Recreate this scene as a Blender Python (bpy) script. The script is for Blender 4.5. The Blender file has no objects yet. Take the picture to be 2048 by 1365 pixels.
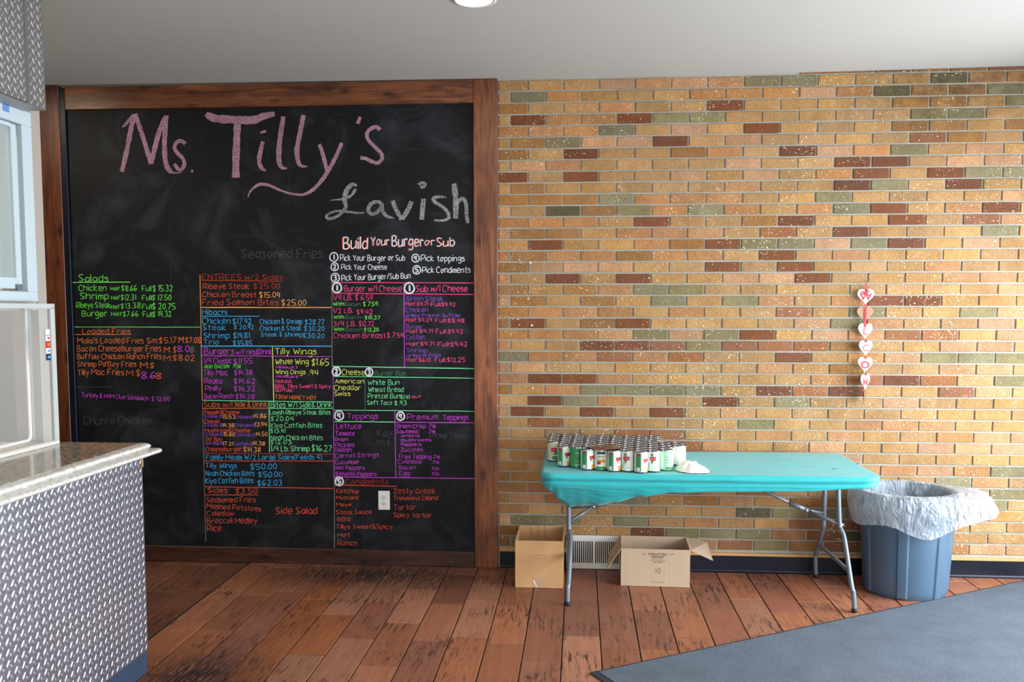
import bpy, math, random
from mathutils import Vector, noise

# ------------------------------------------------------------------ camera
CP = dict(f=1803.0, yaw=.0748, pit=.0762, cx=.312, D=5.431, h=1.571, sy=78.2)
cy_, sy_ = math.cos(CP['yaw']), math.sin(CP['yaw'])
cp_, sp_ = math.cos(CP['pit']), math.sin(CP['pit'])
FW = Vector((-sy_*cp_, cy_*cp_, -sp_)); RI = Vector((cy_, sy_, 0)); UP = RI.cross(FW)
CAM = Vector((CP['cx'], -CP['D'], CP['h']))
scene = bpy.context.scene
cam_data = bpy.data.cameras.new('camera'); cam = bpy.data.objects.new('camera', cam_data)
scene.collection.objects.link(cam)
from mathutils import Matrix
m = Matrix.Identity(4)
for i in range(3):
    m[i][0] = RI[i]; m[i][1] = UP[i]; m[i][2] = -FW[i]; m[i][3] = CAM[i]
cam.matrix_world = m
cam_data.sensor_width = 36; cam_data.lens = CP['f']/2048*36; cam_data.shift_y = CP['sy']/2048
cam_data.clip_start = .05
cam_data.dof.use_dof = True; cam_data.dof.focus_distance = 5.2; cam_data.dof.aperture_fstop = 3.5
scene.camera = cam

# ------------------------------------------------------------------ world, lights, exposure
world = bpy.data.worlds.new('world'); scene.world = world; world.use_nodes = True
bg = world.node_tree.nodes['Background']; bg.inputs[0].default_value = (.78, .89, 1, 1); bg.inputs[1].default_value = 1.0
def area(name, loc, rot, sx, sy, power, col):
    l = bpy.data.lights.new(name, 'AREA'); l.shape = 'RECTANGLE'; l.size = sx; l.size_y = sy
    l.energy = power; l.color = col
    o = bpy.data.objects.new(name, l); scene.collection.objects.link(o); o.location = loc; o.rotation_euler = rot
    return o
# daylight through the storefront on the right and the one behind the camera
area('daylight_right', (4.0, -2.1, 1.25), (0, math.radians(66), 0), 2.1, 3.3, 325, (.86, .93, 1))
area('daylight_front', (1.6, -7.35, 1.5), (math.radians(76), 0, 0), 4.0, 2.2, 78, (.95, .97, 1))
scene.view_settings.view_transform = 'Standard'; scene.view_settings.look = 'None'
scene.view_settings.gamma = 1; scene.view_settings.use_curve_mapping = False
scene.view_settings.exposure = 0.42

# ------------------------------------------------------------------ measuring helpers (pixel of the photo -> point on a real plane)
def ray(u, v): return FW*CP['f'] + RI*(u-1024) - UP*(v-682.5-CP['sy'])
def onp(u, v, ax, val):
    d = ray(u, v); t = (val-CAM[ax])/d[ax]; return CAM + d*t
def W(u, v, y=0.0): return onp(u, v, 1, y)
def F(u, v, z=0.0): return onp(u, v, 2, z)
def X(u, v, x): return onp(u, v, 0, x)

# ------------------------------------------------------------------ mesh helpers
C = scene.collection
def lin(c):
    return tuple(((x/255)/12.92 if x/255 <= .04045 else ((x/255+.055)/1.055)**2.4) for x in c[:3])
def obj(name, vs, fs, mat=None, parent=None, smooth=False, fm=None, label=None):
    me = bpy.data.meshes.new(name); me.from_pydata([tuple(v) for v in vs], [], fs); me.update()
    mats = mat if isinstance(mat, (list, tuple)) else [mat]
    for mm in mats:
        if mm: me.materials.append(mm)
    if fm: me.polygons.foreach_set('material_index', fm)
    if smooth: me.polygons.foreach_set('use_smooth', [True]*len(me.polygons))
    o = bpy.data.objects.new(name, me); C.objects.link(o)
    if parent: o.parent = parent
    if label: o['label'] = label
    return o
def tag(o, label=None, cat=None, group=None, kind=None):
    if label: o['label'] = label
    if cat: o['category'] = cat
    if group: o['group'] = group
    if kind: o['kind'] = kind
    return o
def empty(name, loc, label, cat, group=None, rz=0):
    o = bpy.data.objects.new(name, None); C.objects.link(o); o.location = loc; o.rotation_euler = (0, 0, rz)
    o.empty_display_size = .05
    return tag(o, label, cat, group)
class MB:
    def __init__(s): s.v = []; s.f = []; s.m = []
    def add(s, vs, fs, mi=0):
        n = len(s.v); s.v += [tuple(v) for v in vs]; s.f += [tuple(i+n for i in f) for f in fs]; s.m += [mi]*len(fs); return s
    def box(s, x0, y0, z0, x1, y1, z1, mi=0, b=0):
        if b > 0:
            return s.bbox(x0, y0, z0, x1, y1, z1, b, mi)
        vs = [(x, y, z) for x in (x0, x1) for y in (y0, y1) for z in (z0, z1)]
        return s.add(vs, [(0,1,3,2),(4,6,7,5),(0,4,5,1),(2,3,7,6),(0,2,6,4),(1,5,7,3)], mi)
    def bbox(s, x0, y0, z0, x1, y1, z1, b, mi=0):
        # box with chamfered edges: three inset rectangles per axis joined
        import itertools
        vs = []; idx = {}
        for sx, sy, sz in itertools.product((0, 1), repeat=3):
            X_ = (x0, x1)[sx]; Y_ = (y0, y1)[sy]; Z_ = (z0, z1)[sz]
            dx = b*(1-2*sx); dy = b*(1-2*sy); dz = b*(1-2*sz)
            idx[(sx, sy, sz, 0)] = len(vs); vs.append((X_, Y_+dy, Z_+dz))
            idx[(sx, sy, sz, 1)] = len(vs); vs.append((X_+dx, Y_, Z_+dz))
            idx[(sx, sy, sz, 2)] = len(vs); vs.append((X_+dx, Y_+dy, Z_))
        fs = []
        for a in range(3):
            o1, o2 = [k for k in range(3) if k != a]
            for sgn in (0, 1):
                cs = []
                for p, q in ((0,0),(1,0),(1,1),(0,1)):
                    k = [0,0,0]; k[a] = sgn; k[o1] = p; k[o2] = q; cs.append(idx[(*k, a)])
                fs.append(cs)
            for p, q in itertools.product((0, 1), repeat=2):
                k0 = [0,0,0]; k0[o1] = p; k0[o2] = q; k0[a] = 0; k1 = list(k0); k1[a] = 1
                fs.append([idx[(*k0, o1)], idx[(*k1, o1)], idx[(*k1, o2)], idx[(*k0, o2)]])
        for c in itertools.product((0, 1), repeat=3): fs.append([idx[(*c, 0)], idx[(*c, 1)], idx[(*c, 2)]])
        # fix winding by centroid
        cx = (x0+x1)/2; cy = (y0+y1)/2; cz = (z0+z1)/2; out = []
        for f in fs:
            p = [Vector(vs[i]) for i in f]; n = (p[1]-p[0]).cross(p[2]-p[0])
            c = sum(p, Vector())/len(p)-Vector((cx, cy, cz))
            out.append(tuple(f) if n.dot(c) > 0 else tuple(reversed(f)))
        return s.add(vs, out, mi)
    def tube(s, pts, r, n=12, mi=0, cap=True):
        pts = [Vector(p) for p in pts]; rs = r if isinstance(r, (list, tuple)) else [r]*len(pts)
        prev = None; base = len(s.v)
        for i, p in enumerate(pts):
            t = (pts[min(i+1, len(pts)-1)]-pts[max(i-1, 0)]).normalized()
            if prev is None:
                a = Vector((0, 0, 1)) if abs(t.z) < .9 else Vector((1, 0, 0)); u = t.cross(a).normalized()
            else: u = (prev-t*prev.dot(t)).normalized()
            prev = u; w = t.cross(u)
            for k in range(n):
                a = 2*math.pi*k/n; s.v.append(tuple(p+u*math.cos(a)*rs[i]+w*math.sin(a)*rs[i]))
        for i in range(len(pts)-1):
            for k in range(n):
                a = base+i*n+k; b = base+i*n+(k+1) % n
                s.f.append((a, b, b+n, a+n)); s.m.append(mi)
        if cap:
            s.f.append(tuple(base+k for k in reversed(range(n)))); s.m.append(mi)
            e = base+(len(pts)-1)*n; s.f.append(tuple(e+k for k in range(n))); s.m.append(mi)
        return s
    def lathe(s, prof, n=32, c=(0, 0, 0), mi=0, capb=False, capt=False):
        base = len(s.v)
        for r, z in prof:
            for k in range(n):
                a = 2*math.pi*k/n; s.v.append((c[0]+r*math.cos(a), c[1]+r*math.sin(a), c[2]+z))
        for i in range(len(prof)-1):
            for k in range(n):
                a = base+i*n+k; b = base+i*n+(k+1) % n
                s.f.append((a, b, b+n, a+n)); s.m.append(mi)
        if capb: s.f.append(tuple(base+k for k in reversed(range(n)))); s.m.append(mi)
        if capt:
            e = base+(len(prof)-1)*n; s.f.append(tuple(e+k for k in range(n))); s.m.append(mi)
        return s
    def prism(s, poly, axis, a, b, mi=0):
        n = len(poly)
        def mk(p, t): return {0: (t, p[0], p[1]), 1: (p[0], t, p[1]), 2: (p[0], p[1], t)}[axis]
        vs = [mk(p, a) for p in poly]+[mk(p, b) for p in poly]
        fs = [tuple(range(n)), tuple(range(2*n-1, n-1, -1))]+[(i, i+n, (i+1) % n+n, (i+1) % n) for i in range(n)]
        return s.add(vs, fs, mi)
    def build(s, name, mat, parent=None, smooth=False, label=None):
        return obj(name, s.v, s.f, mat, parent, smooth, s.m if isinstance(mat, (list, tuple)) else None, label)
def autosmooth(o, ang=35):
    me = o.data; me.polygons.foreach_set('use_smooth', [True]*len(me.polygons))
    me.set_sharp_from_angle(angle=math.radians(ang)); return o

# ------------------------------------------------------------------ materials
def new_mat(name):
    mt = bpy.data.materials.new(name); mt.use_nodes = True
    nt = mt.node_tree; return mt, nt, nt.nodes['Principled BSDF']
def N(nt, t, **kw):
    n = nt.nodes.new(t)
    for k, v in kw.items():
        if k in n.inputs: n.inputs[k].default_value = v
        else: setattr(n, k, v)
    return n
def mix(nt, fac, a, b, bt='MIX'):
    n = nt.nodes.new('ShaderNodeMix'); n.data_type = 'RGBA'; n.blend_type = bt
    for s, v in ((0, fac), (6, a), (7, b)):
        if hasattr(v, 'is_output'): nt.links.new(v, n.inputs[s])
        else: n.inputs[s].default_value = v if s == 0 else ((*v, 1) if len(v) == 3 else v)
    return n.outputs[2]
def ramp(nt, src, p0, p1, c0=(0, 0, 0), c1=(1, 1, 1)):
    r = nt.nodes.new('ShaderNodeValToRGB'); nt.links.new(src, r.inputs[0])
    r.color_ramp.elements[0].position = p0; r.color_ramp.elements[1].position = p1
    r.color_ramp.elements[0].color = (*c0, 1); r.color_ramp.elements[1].color = (*c1, 1); return r.outputs[0]
def coords(nt, scale=(1, 1, 1), rot=(0, 0, 0), kind='Object', loc=(0, 0, 0)):
    tc = nt.nodes.new('ShaderNodeTexCoord'); mp = nt.nodes.new('ShaderNodeMapping')
    nt.links.new(tc.outputs[kind], mp.inputs[0]); mp.inputs['Scale'].default_value = scale
    mp.inputs['Rotation'].default_value = rot; mp.inputs['Location'].default_value = loc; return mp.outputs[0]
def gcoords(nt, scale=(1, 1, 1), rot=(0, 0, 0), loc=(0, 0, 0)):
    g = nt.nodes.new('ShaderNodeNewGeometry'); mp = nt.nodes.new('ShaderNodeMapping')
    nt.links.new(g.outputs['Position'], mp.inputs[0]); mp.inputs['Scale'].default_value = scale
    mp.inputs['Rotation'].default_value = rot; mp.inputs['Location'].default_value = loc; return mp.outputs[0]
def nz(nt, vec, scale, detail=4, rough=.55, dist=0):
    n = nt.nodes.new('ShaderNodeTexNoise'); nt.links.new(vec, n.inputs[0]); n.inputs['Scale'].default_value = scale
    n.inputs['Detail'].default_value = detail; n.inputs['Roughness'].default_value = rough; n.inputs['Distortion'].default_value = dist
    return n.outputs[0]
def bump(nt, b, h, strength=.3, dist=.01):
    n = nt.nodes.new('ShaderNodeBump'); n.inputs['Strength'].default_value = strength; n.inputs['Distance'].default_value = dist
    nt.links.new(h, n.inputs['Height']); nt.links.new(n.outputs[0], b.inputs['Normal'])
def plain(name, col, rough=.5, metal=0, spec=.5, var=.12, scale=14, bmp=0):
    mt, nt, b = new_mat(name); c = lin(col)
    g = gcoords(nt); n = nz(nt, g, scale)
    o = mix(nt, n, tuple(x*(1-var) for x in c), tuple(min(1, x*(1+var)) for x in c))
    nt.links.new(o, b.inputs['Base Color']); b.inputs['Roughness'].default_value = rough
    b.inputs['Metallic'].default_value = metal; b.inputs['Specular IOR Level'].default_value = spec
    if bmp: bump(nt, b, nz(nt, g, scale*8), bmp, .002)
    return mt

M = {}
M['ceiling'] = plain('ceiling paint', (186, 185, 180), .85, var=.02, scale=3)
M['paint'] = plain('greige paint', (164, 156, 146), .7, var=.03)
M['mortar'] = plain('mortar', (160, 156, 142), .95, var=.16, scale=30, bmp=.4)
M['blackbase'] = plain('black vinyl base', (14, 19, 32), .36, spec=.3, var=.3, scale=20)
M['white'] = plain('white plastic', (232, 232, 228), .35, var=.02)
M['whiteenamel'] = plain('white enamel', (222, 222, 216), .4, var=.04)
M['dark'] = plain('dark hollow', (14, 14, 15), .9)
M['alu'] = plain('pale blue grey window enamel', (190, 205, 212), .35, var=.03)
M['steelpaint'] = plain('grey hammered leg paint', (118, 128, 138), .36, metal=.35, var=.08, scale=60)
M['rubber'] = plain('black rubber', (22, 22, 24), .6)
M['kick'] = plain('slate blue kick board', (46, 62, 84), .45)
M['steel'] = plain('can steel', (214, 214, 218), .18, metal=1, var=.05, scale=40)
M['canrim'] = plain('can rim steel', (158, 158, 164), .24, metal=1, var=.05, scale=40)
M['lid'] = plain('dull can lid steel', (120, 120, 126), .38, metal=1, var=.1, scale=40)
M['print'] = plain('dark print', (62, 48, 42), .8)

def wood(name, axis, dark, light, rough=.38):
    mt, nt, b = new_mat(name)
    sc = {'x': (1.2, 14, 14), 'z': (14, 14, 1.2)}[axis]
    v = gcoords(nt, sc); n1 = nz(nt, v, 2.2, 6, .6, 1.2)
    sc2 = {'x': (3.0, 9, 9), 'z': (9, 9, 3.0)}[axis]
    n2 = nz(nt, gcoords(nt, sc2, loc=(3.1, 1.7, 9.2)), 1.1, 3, .5, .6)
    c = ramp(nt, n1, .33, .70, lin(dark), lin(light))
    vo = nt.nodes.new('ShaderNodeTexVoronoi'); sc3 = {'x': (3.6, 9, 9), 'z': (9, 9, 3.6)}[axis]
    nt.links.new(gcoords(nt, sc3, loc=(.4, .2, .7)), vo.inputs[0]); vo.inputs['Scale'].default_value = 1.3
    k = ramp(nt, vo.outputs['Distance'], .05, .26, (.05, .03, .03), (1, 1, 1))
    o = mix(nt, .8, c, k, 'MULTIPLY')
    k2 = ramp(nt, n2, .32, .62, (.42, .36, .34), (1, 1, 1))
    o = mix(nt, .75, o, k2, 'MULTIPLY')
    nt.links.new(o, b.inputs['Base Color']); b.inputs['Roughness'].default_value = rough
    bump(nt, b, n1, .18, .002); return mt
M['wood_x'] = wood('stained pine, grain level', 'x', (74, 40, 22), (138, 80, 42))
M['wood_z'] = wood('stained pine, grain upright', 'z', (88, 46, 24), (156, 90, 48))
M['wood_far'] = wood('darker stained pine, grain upright', 'z', (66, 34, 20), (120, 62, 32))  # left board: shade and dirty knots both put into the darker tone
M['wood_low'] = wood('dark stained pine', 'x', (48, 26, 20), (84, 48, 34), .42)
M['strip'] = plain('raw pine strip', (196, 150, 92), .6, var=.1, scale=20)

# chalkboard surface: near black with smears of wiped chalk
mt, nt, b = new_mat('chalkboard paint')
n1 = nz(nt, gcoords(nt, (1, 1, 1)), 2.3, 6, .62, 1.4); n2 = nz(nt, gcoords(nt, (14, 1, .7), loc=(2, 0, 1)), 2.0, 5, .7)
n3 = nz(nt, gcoords(nt, (1, 1, 9), loc=(5, 0, 3)), 1.7, 5, .6)
c = mix(nt, ramp(nt, n1, .48, .8), lin((14, 15, 19)), lin((48, 52, 56)))
c = mix(nt, ramp(nt, n2, .60, .85), c, lin((44, 48, 54)))
c = mix(nt, ramp(nt, n3, .62, .90), c, lin((54, 58, 62)))
nt.links.new(c, b.inputs['Base Color']); b.inputs['Roughness'].default_value = .6; b.inputs['Specular IOR Level'].default_value = .22
M['board'] = mt

def chalk(name, col, solid=.95, scale=320, lo=.27, hi=.40):
    mt, nt, b = new_mat(name); g = gcoords(nt)
    n = nz(nt, g, scale, 3, .7); a = ramp(nt, n, lo, hi)
    n2 = nz(nt, g, 9, 3, .6); a2 = ramp(nt, n2, .25, .75, (solid*.62,)*3, (solid,)*3)
    al = mix(nt, 1, a, a2, 'MULTIPLY')
    b.inputs['Base Color'].default_value = (*lin(col), 1); b.inputs['Roughness'].default_value = .9
    b.inputs['Specular IOR Level'].default_value = .1
    nt.links.new(al, b.inputs['Alpha']); return mt
CH = {'g': chalk('green chalk', (112, 232, 86)), 'o': chalk('orange chalk', (232, 120, 62)), 'r': chalk('red chalk', (222, 88, 66)),
      'b': chalk('blue chalk', (70, 180, 240)), 'm': chalk('violet chalk', (206, 76, 214)), 'u': chalk('purple chalk', (140, 84, 196)),
      'p': chalk('pink chalk', (248, 84, 146)), 'y': chalk('yellow chalk', (232, 236, 108)), 'l': chalk('lime chalk', (132, 250, 104)),
      't': chalk('mint chalk', (124, 236, 160)), 'w': chalk('white chalk', (240, 244, 250), 1), 'O': chalk('amber chalk', (255, 176, 100)),
      'd': chalk('faint grey chalk', (120, 122, 124), .28), 'e': chalk('dull green chalk', (86, 150, 110), .6),
      'k': chalk('dusty pink chalk', (222, 170, 192), .95, 330, .42, .56), 'a': chalk('coarse grey chalk', (196, 198, 198), .9, 300, .44, .56),
      'R': chalk('dim red chalk', (190, 66, 50), .85), 'G': chalk('pale chalk line', (190, 170, 160), .5)}

# brick: colour from the mesh attribute, rough wire cut face, paint specks
mt, nt, b = new_mat('brick face')
at_ = nt.nodes.new('ShaderNodeVertexColor'); at_.layer_name = 'Col'
g = gcoords(nt); n1 = nz(nt, g, 7, 5, .65); n2 = nz(nt, g, 120, 4, .7)
c = mix(nt, 1, at_.outputs[0], ramp(nt, n1, .25, .8, (.74, .72, .68), (1.16, 1.17, 1.19)), 'MULTIPLY')
c = mix(nt, .55, c, ramp(nt, n2, .30, .72, (.62, .58, .54), (1.3, 1.32, 1.34)), 'MULTIPLY')
sp = nz(nt, gcoords(nt, (1, 1, 1), loc=(7, 0, 3)), 95, 2, .5); sp2 = nz(nt, gcoords(nt, loc=(1, 4, 6)), 3.2, 3, .6)
sm = mix(nt, 1, ramp(nt, sp, .66, .70), ramp(nt, sp2, .46, .60), 'MULTIPLY')
c = mix(nt, sm, c, lin((236, 224, 200)))
# old soot and damp at the top right of the wall
sx = nt.nodes.new('ShaderNodeSeparateXYZ'); nt.links.new(nt.nodes.new('ShaderNodeNewGeometry').outputs['Position'], sx.inputs[0])
def gauss(cx, cz, rx, rz):
    a = N(nt, 'ShaderNodeMath', operation='SUBTRACT'); nt.links.new(sx.outputs[0], a.inputs[0]); a.inputs[1].default_value = cx
    a2 = N(nt, 'ShaderNodeMath', operation='DIVIDE'); nt.links.new(a.outputs[0], a2.inputs[0]); a2.inputs[1].default_value = rx
    d = N(nt, 'ShaderNodeMath', operation='SUBTRACT'); nt.links.new(sx.outputs[2], d.inputs[0]); d.inputs[1].default_value = cz
    d2 = N(nt, 'ShaderNodeMath', operation='DIVIDE'); nt.links.new(d.outputs[0], d2.inputs[0]); d2.inputs[1].default_value = rz
    p = N(nt, 'ShaderNodeMath', operation='MULTIPLY'); nt.links.new(a2.outputs[0], p.inputs[0]); nt.links.new(a2.outputs[0], p.inputs[1])
    q = N(nt, 'ShaderNodeMath', operation='MULTIPLY_ADD'); nt.links.new(d2.outputs[0], q.inputs[0]); nt.links.new(d2.outputs[0], q.inputs[1]); nt.links.new(p.outputs[0], q.inputs[2])
    s = N(nt, 'ShaderNodeMath', operation='MULTIPLY'); nt.links.new(q.outputs[0], s.inputs[0]); s.inputs[1].default_value = -1
    e = N(nt, 'ShaderNodeMath', operation='EXPONENT'); nt.links.new(s.outputs[0], e.inputs[0]); return e.outputs[0]
st = mix(nt, 1, gauss(2.42, 2.84, .5, .22), ramp(nt, nz(nt, g, 9, 5, .7), .35, .7), 'MULTIPLY')
c = mix(nt, st, c, lin((70, 56, 34)))
nt.links.new(c, b.inputs['Base Color']); b.inputs['Roughness'].default_value = .7; b.inputs['Specular IOR Level'].default_value = .28
v0 = gcoords(nt, (1, 1, 1), (0, math.radians(-36), 0)); mp_ = nt.nodes.new('ShaderNodeMapping'); nt.links.new(v0, mp_.inputs[0]); mp_.inputs['Scale'].default_value = (42, 42, 130)
w1 = nz(nt, mp_.outputs[0], 1.0, 3, .6, .5); wm_ = mix(nt, ramp(nt, nz(nt, gcoords(nt), 5, 2), .4, .6), nz(nt, gcoords(nt), 160, 3), w1)
bump(nt, b, wm_, 1.0, .007); M['brick'] = mt

# floor tile: wood-look, red brown, with scuffed black marks
mt, nt, b = new_mat('wood look floor tile')
at_ = nt.nodes.new('ShaderNodeVertexColor'); at_.layer_name = 'Col'
g = gcoords(nt, (22, 1.6, 1)); n1 = nz(nt, g, 1.6, 6, .65, .9)
c = mix(nt, 1, at_.outputs[0], ramp(nt, n1, .25, .78, (.76, .74, .72), (1.16, 1.17, 1.18)), 'MULTIPLY')
s1 = nz(nt, gcoords(nt, (42, 5, 1)), 1.5, 4, .75, .6); s2 = nz(nt, gcoords(nt, (1, 1, 1), loc=(3.3, .4, 0)), 2.6, 3, .6)
sm = mix(nt, 1, ramp(nt, s1, .50, .62), ramp(nt, s2, .44, .62), 'MULTIPLY')
c = mix(nt, sm, c, lin((46, 38, 36)))
sx2 = nt.nodes.new('ShaderNodeSeparateXYZ'); nt.links.new(nt.nodes.new('ShaderNodeNewGeometry').outputs['Position'], sx2.inputs[0])
def band(out, c0, w0):
    a = N(nt, 'ShaderNodeMath', operation='SUBTRACT'); nt.links.new(out, a.inputs[0]); a.inputs[1].default_value = c0
    a2 = N(nt, 'ShaderNodeMath', operation='DIVIDE'); nt.links.new(a.outputs[0], a2.inputs[0]); a2.inputs[1].default_value = w0
    p = N(nt, 'ShaderNodeMath', operation='MULTIPLY'); nt.links.new(a2.outputs[0], p.inputs[0]); nt.links.new(a2.outputs[0], p.inputs[1])
    q = N(nt, 'ShaderNodeMath', operation='MULTIPLY'); nt.links.new(p.outputs[0], q.inputs[0]); q.inputs[1].default_value = -1
    e = N(nt, 'ShaderNodeMath', operation='EXPONENT'); nt.links.new(q.outputs[0], e.inputs[0]); return e.outputs[0]
# worn black scuffs where people stand: along the menu board and at the counter corner
wm = mix(nt, 1, band(sx2.outputs[0], -.95, .75), band(sx2.outputs[1], -.22, .26), 'MULTIPLY')
wm2 = mix(nt, 1, band(sx2.outputs[0], -1.35, .28), band(sx2.outputs[1], -1.75, .3), 'MULTIPLY')
wm = mix(nt, 1, wm, wm2, 'ADD')
s3 = nz(nt, gcoords(nt, (60, 6, 1), loc=(2, 7, 0)), 1.4, 5, .8, .4)
wm = mix(nt, 1, wm, ramp(nt, s3, .38, .50), 'MULTIPLY')
c = mix(nt, wm, c, lin((40, 34, 32)))
nt.links.new(c, b.inputs['Base Color']); b.inputs['Roughness'].default_value = .42; b.inputs['Specular IOR Level'].default_value = .4
bump(nt, b, n1, .25, .002); M['tile'] = mt
M['grout'] = plain('dark grout', (44, 38, 38), .9, var=.35, scale=26)

# granite
mt, nt, b = new_mat('speckled granite')
g = gcoords(nt); vo = nt.nodes.new('ShaderNodeTexVoronoi'); nt.links.new(g, vo.inputs[0]); vo.inputs['Scale'].default_value = 95
n1 = nz(nt, g, 45, 5, .7)
c = mix(nt, ramp(nt, n1, .38, .62), lin((112, 96, 80)), lin((196, 182, 160)))
c = mix(nt, .35, c, vo.outputs['Color'], 'SOFT_LIGHT')
c = mix(nt, ramp(nt, nz(nt, g, 130, 2), .60, .68), c, lin((52, 44, 40)))
nt.links.new(c, b.inputs['Base Color']); b.inputs['Roughness'].default_value = .12; M['granite'] = mt
mt, nt, b = new_mat('polished granite edge')
n1 = nz(nt, gcoords(nt), 60, 5, .7)
c = mix(nt, ramp(nt, n1, .40, .6), lin((196, 192, 184)), lin((236, 234, 228)))  # edge colour lightened to stand in for the white specular sheen
nt.links.new(c, b.inputs['Base Color']); b.inputs['Roughness'].default_value = .18; M['granite_edge'] = mt

# tread plate
mt, nt, b = new_mat('tread plate aluminium')
n1 = nz(nt, gcoords(nt), 5, 4); n2 = nz(nt, gcoords(nt), 90, 3)
nt.links.new(mix(nt, n1, lin((146, 154, 172)), lin((178, 184, 198))), b.inputs['Base Color'])
b.inputs['Metallic'].default_value = 1
nt.links.new(ramp(nt, n2, .2, .8, (.36,)*3, (.55,)*3), b.inputs['Roughness'])
bump(nt, b, n2, .12, .002); M['plate'] = mt
M['plate_dull'] = plain('dull soffit plate', (138, 136, 136), .55, metal=.85, var=.06)  # soffit plate and lugs duller and rougher than those on the counter
M['lug_dull'] = plain('dull soffit lugs', (166, 166, 164), .5, metal=.8, var=.05)
M['lug'] = plain('polished tread lugs', (222, 224, 232), .34, metal=1, var=.04)

# fabrics, plastics
mt, nt, b = new_mat('turquoise stretch cloth')
g = gcoords(nt, (2.2, 34, 6)); n1 = nz(nt, g, 1.3, 4, .55, .5); n2 = nz(nt, gcoords(nt), 700, 2)
nt.links.new(mix(nt, n1, lin((26, 160, 163)), lin((34, 178, 181))), b.inputs['Base Color'])
b.inputs['Roughness'].default_value = .5; b.inputs['Sheen Weight'].default_value = .2
bump(nt, b, n1, .6, .02); M['cloth'] = mt
mt, nt, b = new_mat('grey ribbed bin plastic')
g = gcoords(nt); n1 = nz(nt, g, 4, 5, .6)
nt.links.new(mix(nt, n1, lin((62, 84, 104)), lin((78, 102, 122))), b.inputs['Base Color'])
b.inputs['Roughness'].default_value = .42; bump(nt, b, nz(nt, g, 300, 2), .1, .001); M['bin'] = mt
mt, nt, b = new_mat('thin white liner film')
g = gcoords(nt); n1 = nz(nt, g, 9, 4, .6, 1.0)
for n in list(nt.nodes):
    if n.type != 'OUTPUT_MATERIAL' and n == b: pass
b.inputs['Base Color'].default_value = (.72, .76, .80, 1); b.inputs['Roughness'].default_value = .25
vo = nt.nodes.new('ShaderNodeTexVoronoi'); nt.links.new(gcoords(nt, (1, 1, .8), (.4, .3, .2)), vo.inputs[0]); vo.inputs['Scale'].default_value = 17
vo2 = nt.nodes.new('ShaderNodeTexVoronoi'); nt.links.new(gcoords(nt, (1, 1, .45), (.1, .5, .9)), vo2.inputs[0]); vo2.inputs['Scale'].default_value = 34
rg = nz(nt, gcoords(nt, (1, 1, .42), (.5, .6, .3)), 15, 3, .5, 1.6)
sb = N(nt, 'ShaderNodeMath', operation='SUBTRACT'); nt.links.new(rg, sb.inputs[0]); sb.inputs[1].default_value = .5
ab_ = N(nt, 'ShaderNodeMath', operation='ABSOLUTE'); nt.links.new(sb.outputs[0], ab_.inputs[0])
hh = mix(nt, .22, ab_.outputs[0], vo.outputs['Distance'])
bump(nt, b, hh, .9, .07)
tr = N(nt, 'ShaderNodeBsdfTranslucent'); tr.inputs[0].default_value = (.74, .79, .84, 1)
tp = N(nt, 'ShaderNodeBsdfTransparent')
m1 = nt.nodes.new('ShaderNodeMixShader'); m1.inputs[0].default_value = .45; nt.links.new(b.outputs[0], m1.inputs[1]); nt.links.new(tr.outputs[0], m1.inputs[2])
m2 = nt.nodes.new('ShaderNodeMixShader'); m2.inputs[0].default_value = .46; nt.links.new(m1.outputs[0], m2.inputs[1]); nt.links.new(tp.outputs[0], m2.inputs[2])
out = [n for n in nt.nodes if n.type == 'OUTPUT_MATERIAL'][0]; nt.links.new(m2.outputs[0], out.inputs[0]); M['film'] = mt
M['tissue'] = plain('crumpled white paper', (236, 232, 226), .8, var=.05, scale=30, bmp=.3)
def card(name, col):
    mt, nt, b = new_mat(name); n1 = nz(nt, gcoords(nt), 5, 4); n2 = nz(nt, gcoords(nt, (120, 1, 2)), 1.5, 3)
    c = lin(col); cc = mix(nt, n1, tuple(x*.92 for x in c), tuple(x*1.06 for x in c))
    cc = mix(nt, .12, cc, n2, 'OVERLAY')
    nt.links.new(cc, b.inputs['Base Color']); b.inputs['Roughness'].default_value = .8; return mt
M['card1'] = card('tan cardboard', (196, 152, 104)); M['card2'] = card('grey tan cardboard', (188, 164, 138))
M['tape'] = plain('clear packing tape', (186, 152, 116), .12, var=.03)
mt, nt, b = new_mat('ribbed carpet mat')
n1 = nz(nt, gcoords(nt, (1, 1, 1)), 190, 5, .85); n2 = nz(nt, gcoords(nt), 6, 4)
c = mix(nt, ramp(nt, n1, .34, .68), lin((34, 41, 51)), lin((106, 117, 130)))
c = mix(nt, .3, c, n2, 'OVERLAY')
nt.links.new(c, b.inputs['Base Color']); b.inputs['Roughness'].default_value = .95; bump(nt, b, n1, .6, .004); M['mat'] = mt
M['matedge'] = plain('mat rubber border', (48, 52, 60), .55)
mt, nt, b = new_mat('acrylic sheet')
b.inputs['Base Color'].default_value = (.93, .96, .95, 1); b.inputs['Transmission Weight'].default_value = .0; b.inputs['Roughness'].default_value = .06
b.inputs['Alpha'].default_value = .10; M['acrylic'] = mt
mt, nt, b = new_mat('frosted acrylic edge')
b.inputs['Base Color'].default_value = (.62, .67, .65, 1); b.inputs['Roughness'].default_value = .3; b.inputs['Alpha'].default_value = .75; M['acryledge'] = mt
mt, nt, b = new_mat('greenish window glass')
b.inputs['Base Color'].default_value = (.45, .55, .54, 1); b.inputs['Roughness'].default_value = .05; b.inputs['Alpha'].default_value = .45; M['glass'] = mt
mt, nt, b = new_mat('lamp lens'); b.inputs['Emission Color'].default_value = (1, .93, .82, 1); b.inputs['Emission Strength'].default_value = 9; M['lamp'] = mt
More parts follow.
